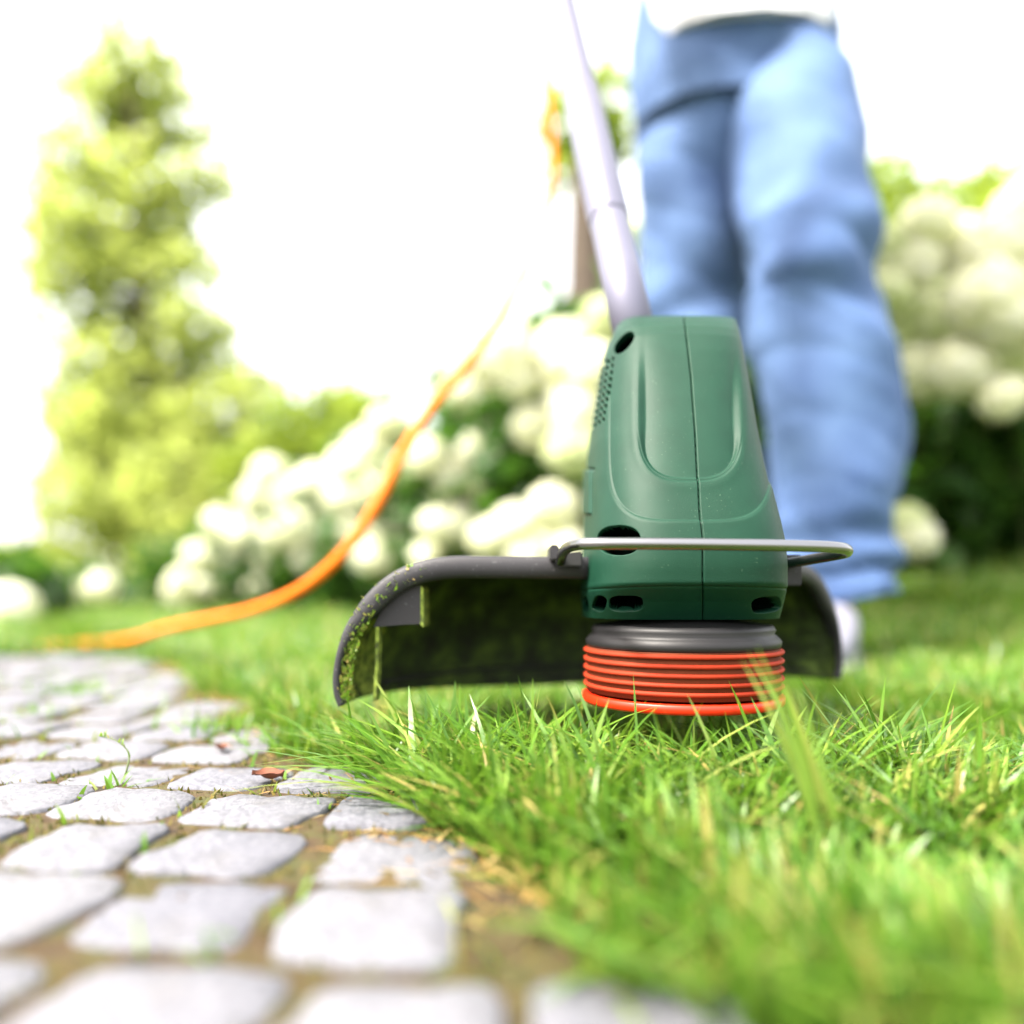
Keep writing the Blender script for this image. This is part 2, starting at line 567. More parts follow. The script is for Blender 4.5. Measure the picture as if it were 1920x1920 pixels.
# taller blades standing right in front of the spool and under the guard
n2 = 1300
x2 = g.uniform(-0.075, 0.21, n2); y2 = g.uniform(0.30, 0.432, n2)
k2 = (np.hypot(x2 - SX, y2 - SY) > 0.058) & (edge_d(x2, y2) < -0.012); x2, y2 = x2[k2], y2[k2]; n2 = len(x2)
x = np.concatenate([x, x2]); y = np.concatenate([y, y2]); h = np.concatenate([h, g.uniform(0.040, 0.078, n2) * (0.70 + 0.30 * sstep(0.31, 0.37, y2))]); lean = np.concatenate([lean, np.abs(g.normal(0.75, 0.35, n2))])
az = np.concatenate([az, np.where(g.random(n2) < 0.6, g.normal(math.pi * 0.85, 0.6, n2), g.normal(-0.3, 0.8, n2))]); tint = np.concatenate([tint, np.clip(g.normal(0.5, 0.25, n2), 0, 1)]); n = len(x)
V, q, t, tv = blades(x, y, ground_z(x, y), h, g.uniform(0.0020, 0.0042, n), az, lean, 1.5, tint, 6, g.uniform(-1.0, 1.0, n))
tag(link('long_grass', mesh_np('long_grass', V, [q, t], True, {'tint': tv}), M['grass']),
    'long uncut grass blades leaning over the paving edge below the red spool', 'grass', None, 'stuff')

# dry straw lying on the seam of lawn and paving
N = 6500
tpos = g.uniform(-0.15, 0.95, N)
offd = g.normal(0.016, 0.022, N)
x = E0[0] + ED[0] * tpos + ED[1] * offd; y = E0[1] + ED[1] * tpos - ED[0] * offd
V, q, t, tv = blades(x, y, ground_z(x, y) + 0.004, g.uniform(0.006, 0.018, N), g.uniform(0.0010, 0.0024, N), g.uniform(0, 6.28, N), g.uniform(0.9, 2.4, N), 1.2, g.random(N), 4, g.uniform(-1, 1, N))
tag(link('dry_grass', mesh_np('dry_grass', V, [q, t], True, {'tint': tv}), M['straw']),
    'dry orange straw lying along the lawn edge beside the cobbles', 'dry grass', None, 'stuff')

# moss in the joints between cobbles
st = np.array(stones)
N = 80000
x = g.uniform(-0.75, 0.06, N); y = g.uniform(0.14, 1.0, N)
keep = path_in(x, y) & (x > -0.68 * y - 0.04)
x, y = x[keep], y[keep]
# keep those away from stone centres
dm = np.full(len(x), 9.0)
for sx_, sy_ in stones:
    ddx = (x - sx_) * ca + (y - sy_) * sa; ddy = -(x - sx_) * sa + (y - sy_) * ca
    dm = np.minimum(dm, np.maximum(np.abs(ddx), np.abs(ddy)))
pm = 0.5 + 0.5 * np.sin(x * 23 + 1.3 * np.sin(y * 19)) * np.sin(y * 29 + x * 11)
keep = (dm > 0.0255) & (g.random(len(x)) < 0.35 + 0.65 * pm)
x, y = x[keep], y[keep]; n = len(x)
V, q, t, tv = blades(x, y, np.full(n, -0.003), g.uniform(0.0015, 0.0058, n), g.uniform(0.0010, 0.0022, n), g.uniform(0, 6.28, n), g.uniform(0.2, 1.0, n), 1.3, g.random(n), 2)
sel = g.random(n) < 0.035 + 0.06 * sstep(0.45, 0.9, y)
xj, yj = x[sel], y[sel]; nj = len(xj)
Vj, qj, tj, tvj = blades(xj, yj, np.full(nj, -0.004), g.uniform(0.006, 0.017, nj), g.uniform(0.0014, 0.0026, nj), g.uniform(0, 6.28, nj), g.uniform(0.2, 1.1, nj), 1.5, g.uniform(0.2, 0.95, nj), 4, g.uniform(-1, 1, nj))
tag(link('joint_grass', mesh_np('joint_grass', Vj, [qj, tj], True, {'tint': tvj}), M['grass']), 'short sprouts of grass growing in the joints of the paving', 'grass', None, 'stuff')
mo = link('moss', mesh_np('moss', V, [q, t], True, {'tint': tv}), M['moss'])
tag(mo, 'yellow brown moss filling the joints between the cobbles', 'moss', None, 'stuff')

# grass tufts growing out of the joints: each one a thing
def tuft(px, py, n, hh, spread, label, seed, group='grass tufts between the cobbles', wid=0.0026):
    gg = np.random.default_rng(seed)
    Y = (H + 0.006) / (py - HORIZON) * FPX
    c = P(px, py, Y)
    x = gg.normal(0, spread, n); y = gg.normal(0, spread, n)
    V, q, t, tv = blades(x, y, np.zeros(n) - 0.004, gg.uniform(0.5, 1.1, n) * hh, wid * gg.uniform(0.6, 1.2, n), gg.uniform(0, 6.28, n), np.abs(gg.normal(0.7, 0.4, n)), 1.5,
                         np.clip(gg.normal(0.45, 0.2, n), 0, 0.95), 4, gg.uniform(-1, 1, n))
    o = link('grass_tuft', mesh_np('grass_tuft', V, [q, t], True, {'tint': tv}), M['grass'])
    o.location = (c.x, c.y, -0.004); o.scale = (1.28, 1.28, 1.28)
    tag(o, label, 'grass tuft', group)
    return o
tuft(425, 1378, 90, 0.022, 0.014, 'broad green grass tuft between cobbles just left of the lawn edge', 1)
tuft(215, 1492, 22, 0.014, 0.004, 'tiny green sprout in a joint at the front of the cobbles', 2)
tuft(140, 1310, 70, 0.02, 0.011, 'thin grass tuft in the cobble joints at far left', 3)
tuft(60, 1355, 40, 0.018, 0.009, 'small grass clump at the left end of the cobbles', 4)
tuft(330, 1245, 120, 0.03, 0.035, 'blurred grass tuft where the paving meets the lawn behind', 5)
tuft(560, 1410, 60, 0.028, 0.012, 'green tuft overhanging the cobbles from the lawn below the guard', 6)

# thin weed with seed stalk
w0 = P(225, 1480, (H + 0.006) / (1480 - HORIZON) * FPX)
weed = empty('weed_stalk', (w0.x, w0.y, -0.006))
tag(weed, 'thin seed stalk of a weed rising from a cobble joint', 'weed')
sp = smooth_path([(w0.x, w0.y, -0.006), (w0.x + 0.004, w0.y, 0.006), (w0.x + 0.003, w0.y + 0.003, 0.013), (w0.x - 0.004, w0.y + 0.004, 0.019), (w0.x - 0.014, w0.y + 0.006, 0.021)], 5)
link('stem', tube_mesh('stem', sp, [0.0006 - 0.0004 * i / len(sp) for i in range(len(sp))], 6), M['stem'], weed)
n = 16
ii = g.integers(8, len(sp), n)
bx = np.array([sp[i].x for i in ii]); by = np.array([sp[i].y for i in ii]); bz = np.array([sp[i].z for i in ii])
V, q, t, tv = blades(bx, by, bz, g.uniform(0.002, 0.005, n), np.full(n, 0.0014), g.uniform(0, 6.28, n), g.uniform(0.2, 0.9, n), 1.3, g.uniform(0.6, 0.95, n), 2)
link('seed_head', mesh_np('seed_head', V, [q, t], True, {'tint': tv}), M['grass'], weed)

# a curled brown leaf and a cut blade on the cobbles
def dead_leaf(px, py, size, rz, label):
    Y = H / (py - HORIZON) * FPX
    c = P(px, py, Y)
    nu, nv = 9, 7
    V, q = [], []
    for i in range(nu):
        u = i / (nu - 1)
        wv = size * 0.34 * math.sin(math.pi * min(0.98, u * 0.96 + 0.02)) ** 0.8
        for j in range(nv):
            v = j / (nv - 1) * 2 - 1
            V.append((u * size - size / 2, v * wv, 0.001 + 0.25 * size * v * v * (0.5 + u * 0.6) + 0.05 * size * math.sin(9 * u + 3 * v) + 0.18 * size * (u - 0.5) ** 2))
    for i in range(nu - 1):
        for j in range(nv - 1):
            a = i * nv + j
            q.append((a, a + 1, a + nv + 1, a + nv))
    o = link('dry_leaf', mesh_np('dry_leaf', V, [q]), M['deadleaf'])
    o.location = (c.x, c.y, 0.0015); o.rotation_euler = (0.1, 0.2, rz)
    tag(o, label, 'leaf', 'dry leaves on the cobbles')
dead_leaf(500, 1466, 0.016, 0.4, 'curled dark brown leaf on the front cobbles near the grass')
dead_leaf(415, 1412, 0.013, 2.0, 'small brown leaf scrap lying in the joint between middle cobbles')

# ------------------------------------------------------------------ the trimmer
trimmer = empty('grass_trimmer', (SX, SY, 0.0))
tag(trimmer, 'green electric grass trimmer with red spool, black guard and steel wire bumper', 'trimmer')

# --- motor housing: lofted sections, relief moulded into a dense skin
ROWS = [  # photo row on the front, left and right silhouette columns, front and back depth
    (1162, 1093, 1461, 0.4060, 0.500), (1128, 1090, 1470, 0.3960, 0.512), (1099, 1088, 1477, 0.3860, 0.520), (1093, 1089, 1477, 0.3845, 0.521),
    (1060, 1090, 1477, 0.3840, 0.526), (1020, 1093, 1474, 0.3850, 0.530), (975, 1095, 1464, 0.3885, 0.532), (920, 1097, 1450, 0.3945, 0.534),
    (860, 1101, 1436, 0.4020, 0.536), (800, 1108, 1424, 0.4105, 0.538), (740, 1117, 1413, 0.4200, 0.540), (690, 1127, 1404, 0.4290, 0.541),
    (650, 1138, 1397, 0.4370, 0.540), (622, 1150, 1391, 0.4440, 0.534), (606, 1163, 1386, 0.4510, 0.527), (597, 1180, 1383, 0.4590, 0.520),
    (591.5, 1203, 1374, 0.4680, 0.516), (588.5, 1238, 1348, 0.4790, 0.510), (587.5, 1265, 1318, 0.4870, 0.505)]
R_ = np.array(ROWS)
seglen = np.hypot(np.diff(R_[:, 0]) * 0.27, np.diff(R_[:, 3]) * 1000)
s_row = np.concatenate([[0], np.cumsum(seglen)])
NV = 520
sv = np.linspace(0, s_row[-1], NV)
rowv = [np.interp(sv, s_row, R_[:, c]) for c in range(5)]
def smooth1(a, k):
    pad = np.concatenate([np.full(k, a[0]), a, np.full(k, a[-1])])
    ker = np.hanning(2 * k + 3)[1:-1]; ker /= ker.sum()
    return np.convolve(pad, ker, 'valid')
keepfirst = sv < np.interp(1093, R_[::-1, 0], s_row[::-1])
for c in range(1, 5):
    sm = smooth1(rowv[c], 14)
    sm2 = smooth1(rowv[c], 3)
    blend = sstep(np.interp(1093, R_[::-1, 0], s_row[::-1]) + 2, np.interp(1093, R_[::-1, 0], s_row[::-1]) + 10, sv)
    rowv[c] = sm2 * (1 - blend) + sm * blend
# section angles: dense over the front and left, sparse at the back (angle 0 = front, - = left)
ang = np.concatenate([np.linspace(-128, 100, 620), np.linspace(100, 232, 50)[1:-1]])
NU = len(ang)
th = np.radians(ang)
EXF = 3.3
se_s = np.sign(np.sin(th)) * np.abs(np.sin(th)) ** (2 / EXF)
se_c = np.sign(np.cos(th)) * np.abs(np.cos(th)) ** (2 / EXF)
# re-space so that points are even along the outline
fine = np.radians(np.linspace(-128, 232, 8000))
fs = np.sign(np.sin(fine)) * np.abs(np.sin(fine)) ** (2 / EXF); fc = np.sign(np.cos(fine)) * np.abs(np.cos(fine)) ** (2 / EXF)
L = np.concatenate([[0], np.cumsum(np.hypot(np.diff(fs), np.diff(fc)))])
i100 = np.searchsorted(np.degrees(fine), 105); i0 = np.searchsorted(np.degrees(fine), -20)
tl = np.concatenate([np.linspace(0, L[i0], 480), np.linspace(L[i0], L[i100], 430)[1:], np.linspace(L[i100], L[-1], 50)[1:-1]])
se_s = np.interp(tl, L, fs); se_c = np.interp(tl, L, fc); NU = len(tl)
X = np.zeros((NV, NU)); Y = np.zeros((NV, NU)); Z = np.zeros((NV, NU))
for v in range(NV):
    py, xl, xr, yf, yb = [c[v] for c in rowv]
    yc = (yf + yb) / 2; b = (yb - yf) / 2
    z = H + (HORIZON - py) * yf / FPX
    a = (xr - xl) / 2 * yc / FPX; xc = ((xl + xr) / 2 - 960) * yc / FPX
    yy = yc - b * se_c
    for _ in range(12):
        pxs = 960 + FPX * (xc + a * se_s) / yy
        pyl = HORIZON - FPX * (z - H) / yy[np.argmin(pxs)]; pyr = HORIZON - FPX * (z - H) / yy[np.argmax(pxs)]
        el = pxs.min() - np.interp(pyl, R_[::-1, 0], R_[::-1, 1]); er = pxs.max() - np.interp(pyr, R_[::-1, 0], R_[::-1, 2])
        a += (el - er) / 2 * yc / FPX * 0.9; xc -= (el + er) / 2 * yc / FPX * 0.9
    X[v] = xc + a * se_s; Y[v] = yy; Z[v] = z
# normals
def grid_normals(X, Y, Z):
    Pm = np.stack([X, Y, Z], -1)
    du = np.roll(Pm, -1, 1) - np.roll(Pm, 1, 1)
    dv = np.zeros_like(Pm); dv[1:-1] = Pm[2:] - Pm[:-2]; dv[0] = Pm[1] - Pm[0]; dv[-1] = Pm[-1] - Pm[-2]
    nn = np.cross(du, dv)
    nn /= np.linalg.norm(nn, axis=-1, keepdims=True) + 1e-12
    return nn
Nn = grid_normals(X, Y, Z)
if Nn[NV // 2, np.argmin(Y[NV // 2])][1] > 0: Nn = -Nn
PX = 960 + FPX * X / Y; PY = HORIZON - FPX * (Z - H) / Y
front = (Nn[..., 1] < 0.35) & (X < 1)
disp = np.zeros_like(X)
# outer U panel, slightly sunk
t = np.abs((PX - 1296) / 158.0)
gO = ((t ** 4.2 + (np.maximum(0, PY - 790) / 187.0) ** 4.2) ** (1 / 4.2) - 1) * 158
inO = 1 - sstep(-4, 0, gO)
disp -= 0.0011 * inO
disp -= 0.0003 * np.exp(-(gO / 1.6) ** 2) * (PY > 640)
# inner U panel, deeper at its lower lip, cheeks fading out towards the top
cxI = 1294 + (PY - 600) * 0.004
t = np.abs((PX - cxI) / 100.0)
gI = ((t ** 3.0 + (np.maximum(0, PY - 770) / 128.0) ** 3.0) ** (1 / 3.0) - 1) * 100
inI = 1 - sstep(-6 - 10 * (1 - sstep(780, 860, PY)), 0, gI)
fadeI = sstep(630, 760, PY)
disp -= 0.0032 * inI * (0.08 + 0.92 * fadeI)
disp += 0.0020 * np.clip(1 - t ** 2, 0, 1) * inI * fadeI
disp -= 0.0008 * np.exp(-(gI / 1.7) ** 2) * sstep(800, 870, PY)
disp += 0.0004 * np.exp(-((gI - 8) / 9.0) ** 2) * fadeI
# seam between the two shells
xs_seam = np.interp(PY, [588, 700, 800, 960, 1010, 1162], [1283, 1297, 1305, 1313, 1318, 1318])
seam_m = np.exp(-((PX - xs_seam) / 1.25) ** 2) * front
disp -= 0.0016 * seam_m
# lower crease shadow groove
disp -= 0.0004 * np.exp(-((PY - 1100 - 5 * ((PX - 1300) / 190.0) ** 2) / 2.0) ** 2)
disp = np.where(front, disp, 0)
hole = np.zeros_like(X)
hdir = -Nn.copy()
def slot(cx, cy, rx, ry, depth, rot=0.0, ex=2.6, edge=0.12, lip=0.0):
    c_, s_ = math.cos(math.radians(rot)), math.sin(math.radians(rot))
    u = ((PX - cx) * c_ + (PY - cy) * s_) / rx; v = (-(PX - cx) * s_ + (PY - cy) * c_) / ry
    rr = (np.abs(u) ** ex + np.abs(v) ** ex) ** (1 / ex)
    m = (1 - sstep(1 - edge, 1 + edge, rr)) * front
    global hole
    hole = np.maximum(hole, depth * m)
    if depth > 0.008:
        kk_ = np.unravel_index(np.argmin((PX - cx) ** 2 + (PY - cy) ** 2 + 1e6 * (~front)), PX.shape)
        d_ = -Nn[kk_]; d_ = np.array([d_[0] * 0.6, d_[1] + 0.4, d_[2] * 0.6]); d_ /= np.linalg.norm(d_)
        hdir[(rr < 1 + edge) & front] = d_
    return rr
slot(1168, 640, 24, 10.5, 0.016, -48, 2.2)
slot(1160, 1013, 37, 25, 0.022, 0, 2.3)
slot(1174, 1132, 29, 13.5, 0.020, 0, 3.2)
slot(1124, 1132, 11.5, 13.5, 0.020, 18, 3.0)
slot(1098, 1132, 4.5, 13, 0.012, -8, 3.0)
slot(1437, 1134, 25, 13.5, 0.020, -8, 3.0)
for j in range(10):
    for i in range(5):
        cx = 1146.5 - i * 7.6 - 0.13 * (j * 12.4) - 0.25 * abs(j - 4)
        cy = 672 + j * 12.8 + i * 5.2
        slot(cx, cy, 2.7, 3.3, 0.005, 0, 2.0, 0.25)
# small raised tab on the left flank
tb = (1 - sstep(6, 8, np.abs(PX - 1102.5))) * (1 - sstep(40, 43, np.abs(PY - 922))) * front
disp += 0.0016 * tb
disp -= 0.0015 * np.exp(-((PY - 880) / 2.2) ** 2) * sstep(1090, 1096, PX) * (1 - sstep(1112, 1116, PX)) * front
X2 = X + Nn[..., 0] * disp + hdir[..., 0] * hole; Y2 = Y + Nn[..., 1] * disp + hdir[..., 1] * hole; Z2 = Z + Nn[..., 2] * disp + hdir[..., 2] * hole
hv = np.stack([X2.ravel(), Y2.ravel(), Z2.ravel()], 1)
i, j = np.meshgrid(np.arange(NU), np.arange(NV - 1))
a = (j * NU + i).ravel(); b_ = (j * NU + (i + 1) % NU).ravel()
q = np.stack([a, b_, b_ + NU, a + NU], 1)
nb = len(hv)
hv = np.concatenate([hv, [[X[0].mean(), Y[0].mean(), Z[0, 0]], [X[-1].mean(), Y[-1].mean(), Z[-1, 0] + 0.0006]]])
idx = np.arange(NU)
tris = np.concatenate([np.stack([(idx + 1) % NU, idx, np.full(NU, nb)], 1), np.stack([(NV - 1) * NU + idx, (NV - 1) * NU + (idx + 1) % NU, np.full(NU, nb + 1)], 1)])
me = mesh_np('motor_housing', hv, [q, tris])
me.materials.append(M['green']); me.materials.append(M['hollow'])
dk = (hole > 0.0022) | (seam_m > 0.55)  # slot pockets and seam core get their shade as a dark colour
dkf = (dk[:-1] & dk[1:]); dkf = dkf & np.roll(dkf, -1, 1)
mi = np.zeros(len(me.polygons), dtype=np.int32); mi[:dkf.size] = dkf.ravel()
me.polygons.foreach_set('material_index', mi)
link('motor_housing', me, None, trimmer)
ZB = float(Z[0, 0])

# --- spool: collar, drum with ridges, bright rim
spool = empty('spool', (SX, SY, 0.03)); spool.parent = trimmer; spool.matrix_parent_inverse = trimmer.matrix_world.inverted()
def zr(py): return H - (py - HORIZON) * (SY - 0.0537) / FPX
RS = 0.0537
link('spool_collar', lathe_mesh('spool_collar', [(0.01, ZB + 0.003), (0.026, ZB + 0.001), (0.029, ZB - 0.001), (0.0425, zr(1177)), (0.048, zr(1180)), (0.0495, zr(1190)), (0.0485, zr(1197)), (0.0505, zr(1203)), (0.0525, zr(1212)), (0.0522, zr(1222)), (0.0510, zr(1228)), (0.0, zr(1228))], SX, SY), M['collar'], spool)
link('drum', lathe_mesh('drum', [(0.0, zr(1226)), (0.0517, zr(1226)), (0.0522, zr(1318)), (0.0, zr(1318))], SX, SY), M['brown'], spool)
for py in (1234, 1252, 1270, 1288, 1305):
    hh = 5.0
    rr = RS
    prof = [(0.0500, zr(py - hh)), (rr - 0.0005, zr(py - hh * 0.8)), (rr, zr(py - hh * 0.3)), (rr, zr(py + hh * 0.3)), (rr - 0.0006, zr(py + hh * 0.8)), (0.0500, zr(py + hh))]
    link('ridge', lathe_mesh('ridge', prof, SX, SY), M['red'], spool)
link('spool_rim', lathe_mesh('spool_rim', [(0.050, zr(1323)), (0.0538, zr(1323.5)), (0.0545, zr(1326)), (0.0543, zr(1338)), (0.0530, zr(1343)), (0.049, zr(1345)), (0.0, zr(1340))], SX, SY), M['redrim'], spool)

# --- cutting guard: section swept round the spool axis
def sec(pts): return [((1278 - px) * SY / FPX, H + (HORIZON - py) * SY / FPX) for px, py in pts]
outer = sec([(1110, 1047), (1000, 1046), (900, 1045), (860, 1045), (820, 1048), (780, 1057), (740, 1074), (705, 1101), (675, 1136), (652, 1176), (637, 1222), (630, 1268), (632, 1300), (640, 1322)])
outer = [(p.x, p.z) for p in smooth_path([Vector((r_, 0, z_)) for r_, z_ in outer], 4)]
def offset(prof, d):
    out = []
    for i, (r_, z_) in enumerate(prof):
        a = prof[max(0, i - 1)]; b = prof[min(len(prof) - 1, i + 1)]
        tr, tz = b[0] - a[0], b[1] - a[1]
        l = math.hypot(tr, tz)
        out.append((r_ - tz / l * d, z_ + tr / l * d))
    return out
def skirt(z, frac, thd):
    """the skirt hangs a little lower at the back"""
    back = math.exp(-((thd - 110) / 38.0) ** 2)
    return z - 0.010 * back * frac
def sweep(name, prof_a, prof_b, th0, th1, steps, mats, inner_mat=True):
    V, q, mi = [], [], []
    n = len(prof_a)
    ths = np.linspace(th0, th1, steps)
    for thd in ths:
        c_, s_ = math.cos(math.radians(thd)), math.sin(math.radians(thd))
        for prof in (prof_a, prof_b):
            for k, (r_, z_) in enumerate(prof):
                V.append((SX + r_ * c_, SY + r_ * s_, skirt(z_, max(0, (k / (n - 1) - 0.6) / 0.4), thd)))
    S = 2 * n
    for i in range(steps - 1):
        for k in range(n - 1):
            q.append((i * S + k, i * S + k + 1, (i + 1) * S + k + 1, (i + 1) * S + k)); mi.append(0)
            q.append((i * S + n + k + 1, i * S + n + k, (i + 1) * S + n + k, (i + 1) * S + n + k + 1)); mi.append(1)
        q.append((i * S + n - 1, i * S + 2 * n - 1, (i + 1) * S + 2 * n - 1, (i + 1) * S + n - 1)); mi.append(0)
        q.append((i * S + n, i * S, (i + 1) * S, (i + 1) * S + n)); mi.append(0)
    for i, flip in ((0, False), (steps - 1, True)):
        for k in range(n - 1):
            f = (i * S + k, i * S + k + 1, i * S + n + k + 1, i * S + n + k)
            q.append(f[::-1] if flip else f); mi.append(0)
    me = mesh_np(name, V, [q])
    for m in mats: me.materials.append(m)
    me.polygons.foreach_set('material_index', mi)
    return me
inner = offset(outer, -0.004)
guard = link('cutting_guard', sweep('cutting_guard', outer, inner, 180.6, 43, 80, [M['black'], M['stained']]), None, trimmer)
# thick bead along the open edge, round-nosed
def rim_sweep(th_list, label):
    prof = outer
    V, q = [], []
    n = len(prof)
    cs = 12
    nrm = offset(prof, -1.0)
    for k, (r_, z_) in enumerate(prof):
        nr, nz = nrm[k][0] - r_, nrm[k][1] - z_
        wtot = 0.0125 - 0.0080 * float(sstep(0.55, 0.80, k / (n - 1)))
        for c in range(cs):
            a = 2 * math.pi * c / cs
            # rounded-rectangle cross-section: across the thickness (inward) and along the sweep
            cu = math.copysign(abs(math.cos(a)) ** 0.65, math.cos(a)); sv_ = math.copysign(abs(math.sin(a)) ** 0.65, math.sin(a))
            inward = wtot * (0.5 - 0.5 * cu) - 0.0008
            along = 0.0055 * sv_
            rr_, zz_ = r_ + nr * inward, z_ + nz * inward
            thd = th_list
            c_, s_ = math.cos(math.radians(thd)), math.sin(math.radians(thd))
            V.append((SX + rr_ * c_ + s_ * along, SY + rr_ * s_ - c_ * along, zz_))
    for k in range(n - 1):
        for c in range(cs):
            c2 = (c + 1) % cs
            q.append((k * cs + c, k * cs + c2, (k + 1) * cs + c2, (k + 1) * cs + c))
    V.append(V[0]); 
    e = (n - 1) * cs
    me = mesh_np('guard_rim', V, [q, [tuple(range(e, e + cs))], [tuple(range(cs - 1, -1, -1))]])
    return me
link('guard_rim', rim_sweep(180.6, ''), M['black'], guard)
link('guard_rim', rim_sweep(43.5, ''), M['black'], guard)

def plate(name, pts, y0, y1, mat, parent):
    """polygon given by photo points at depth y0, thickened to y1"""
    bm = bmesh.new()
    f = [bm.verts.new(P(x, y, y0)) for x, y in pts]
    b = [bm.verts.new((v.co.x, y1, v.co.z)) for v in f]
    bm.faces.new(f); bm.faces.new(b[::-1])
    for i in range(len(f)):
        j = (i + 1) % len(f)
        bm.faces.new((f[i], b[i], b[j], f[j]))
    bmesh.ops.recalc_face_normals(bm, faces=bm.faces[:])
    me = bpy.data.meshes.new(name); bm.to_mesh(me); bm.free()
    return link(name, me, mat, parent)
plate('web_plate', [(789, 1098), (788, 1170), (760, 1171), (700, 1176), (712, 1150), (738, 1122), (765, 1102)], 0.4405, 0.4425, M['black'], guard)
plate('web_plate', [(789, 1098), (794, 1104), (794, 1176), (788, 1171)], 0.4403, 0.470, M['mossy'], guard)
plate('line_cutter', [(704, 1172), (711, 1172), (709, 1250), (705, 1315), (699, 1316), (703, 1250)], 0.441, 0.452, M['mossy'], guard)
# the inside wall of the guard end, caked with clippings
ms = [(r_, z_) for (r_, z_) in offset(outer, -0.0046)]
ms = ms[34:]
V, q = [], []
for thd in np.linspace(180.2, 164, 14):
    c_, s_ = math.cos(math.radians(thd)), math.sin(math.radians(thd))
    for (r_, z_) in ms:
        rr_ = r_ - abs(rng.normal(0, 0.0012))
        V.append((SX + rr_ * c_, SY + rr_ * s_, z_))
n_ = len(ms)
for i in range(13):
    for k_ in range(n_ - 1):
        q.append((i * n_ + k_, i * n_ + k_ + 1, (i + 1) * n_ + k_ + 1, (i + 1) * n_ + k_))
link('caked_clippings', mesh_np('caked_clippings', V, [q]), M['mossy'], guard)
ms2 = [(r_, z_) for (r_, z_) in offset(outer, -0.0046)][22:]
V, q = [], []
n_ = len(ms2)
for thd in np.linspace(44.5, 60, 14):
    c_, s_ = math.cos(math.radians(thd)), math.sin(math.radians(thd))
    for (r_, z_) in ms2:
        rr_ = r_ - abs(rng.normal(0, 0.0014))
        V.append((SX + rr_ * c_, SY + rr_ * s_, z_))
for i in range(13):
    for k_ in range(n_ - 1):
        q.append((i * n_ + k_, i * n_ + k_ + 1, (i + 1) * n_ + k_ + 1, (i + 1) * n_ + k_))
link('caked_clippings', mesh_np('caked_clippings', V, [q]), M['stained'], guard)
# inner step line running round the wall
zl = H - 0.0585
pts = []
for thd in np.linspace(160, 48, 60):
    c_, s_ = math.cos(math.radians(thd)), math.sin(math.radians(thd))
    pts.append((SX + 0.1845 * c_, SY + 0.1845 * s_, zl))
link('step_line', tube_mesh('step_line', pts, 0.0014, 8), M['black'], guard)
# loose clippings stuck to the guard's front edge
n = 6000
kk = g.integers(18, len(outer) - 1, n)
inn = offset(outer, -0.010)
fr = g.random(n) ** 0.7
oa, ia = np.array(outer), np.array(inn); kf = g.random(n)[:, None]
op = oa[kk] * (1 - kf) + oa[kk + 1] * kf; ip = ia[kk] * (1 - kf) + ia[kk + 1] * kf
pp_ = op * (1 - fr[:, None]) + ip * fr[:, None]
bx = SX - pp_[:, 0]; bz = pp_[:, 1]
dens = sstep(0.12, 0.187, SX - bx)
cc_ = np.stack([bx, bz], 1)[g.integers(0, n, 70)]
cl = np.exp(-(np.min(np.hypot(bx[:, None] - cc_[None, :, 0], bz[:, None] - cc_[None, :, 1]), 1) / 0.0016) ** 2) * g.uniform(0.3, 1.0, n)
sel = g.random(n) < dens * (0.06 + 0.94 * cl) * np.where(fr > 0.5, 1, 0.75)
bx, bz = bx[sel], bz[sel]; n = len(bx)
V, q, t, tv = blades(bx, np.full(n, SY - 0.0055) + g.normal(0, 0.0006, n), bz, g.uniform(0.0010, 0.0040, n), g.uniform(0.0007, 0.0020, n), g.uniform(0, 6.28, n), g.uniform(0.2, 1.0, n), 1.2, g.uniform(0.6, 1.0, n), 2)
o = link('grass_clippings', mesh_np('grass_clippings', V, [q, t], True, {'tint': tv}), M['grass'], guard); o['kind'] = 'stuff'

# --- wire bumper and its brackets
wire_pts = [P(1051, 1052, 0.425), P(1056, 1036, 0.412), P(1066, 1026, 0.395), P(1084, 1021, 0.378), P(1110, 1019.5, 0.369), P(1200, 1019.5, 0.3655), P(1320, 1020.5, 0.3655), P(1450, 1022.5, 0.368),
            P(1530, 1024.5, 0.372), P(1572, 1027, 0.378), P(1587, 1031, 0.386), P(1586, 1036, 0.395), P(1566, 1040.5, 0.405), P(1530, 1047, 0.416), P(1480, 1056, 0.430), P(1455, 1061, 0.438)]
wp = smooth_path(wire_pts, 8)
bumper = link('wire_bumper', tube_mesh('wire_bumper', wp, 0.0028, 16), M['chrome'], trimmer)
def hexa(name, pts_front, y0, y1, mat, parent, bevel=0.0008):
    o = plate(name, pts_front, y0, y1, mat, parent)
    bm = bmesh.new(); bm.from_mesh(o.data)
    bmesh.ops.bevel(bm, geom=bm.edges[:], offset=bevel, segments=2, affect='EDGES')
    bm.to_mesh(o.data); bm.free()
    return o
hexa('bumper_bracket', [(1032, 1022), (1048, 1022), (1048, 1050), (1032, 1050)], 0.418, 0.452, M['black'], trimmer)
hexa('bumper_bracket', [(1048, 1038), (1092, 1034), (1092, 1062), (1048, 1062)], 0.425, 0.452, M['dark'], trimmer)
hexa('bumper_bracket', [(1470, 1040), (1504, 1040), (1504, 1098), (1470, 1098)], 0.432, 0.470, M['black'], trimmer)

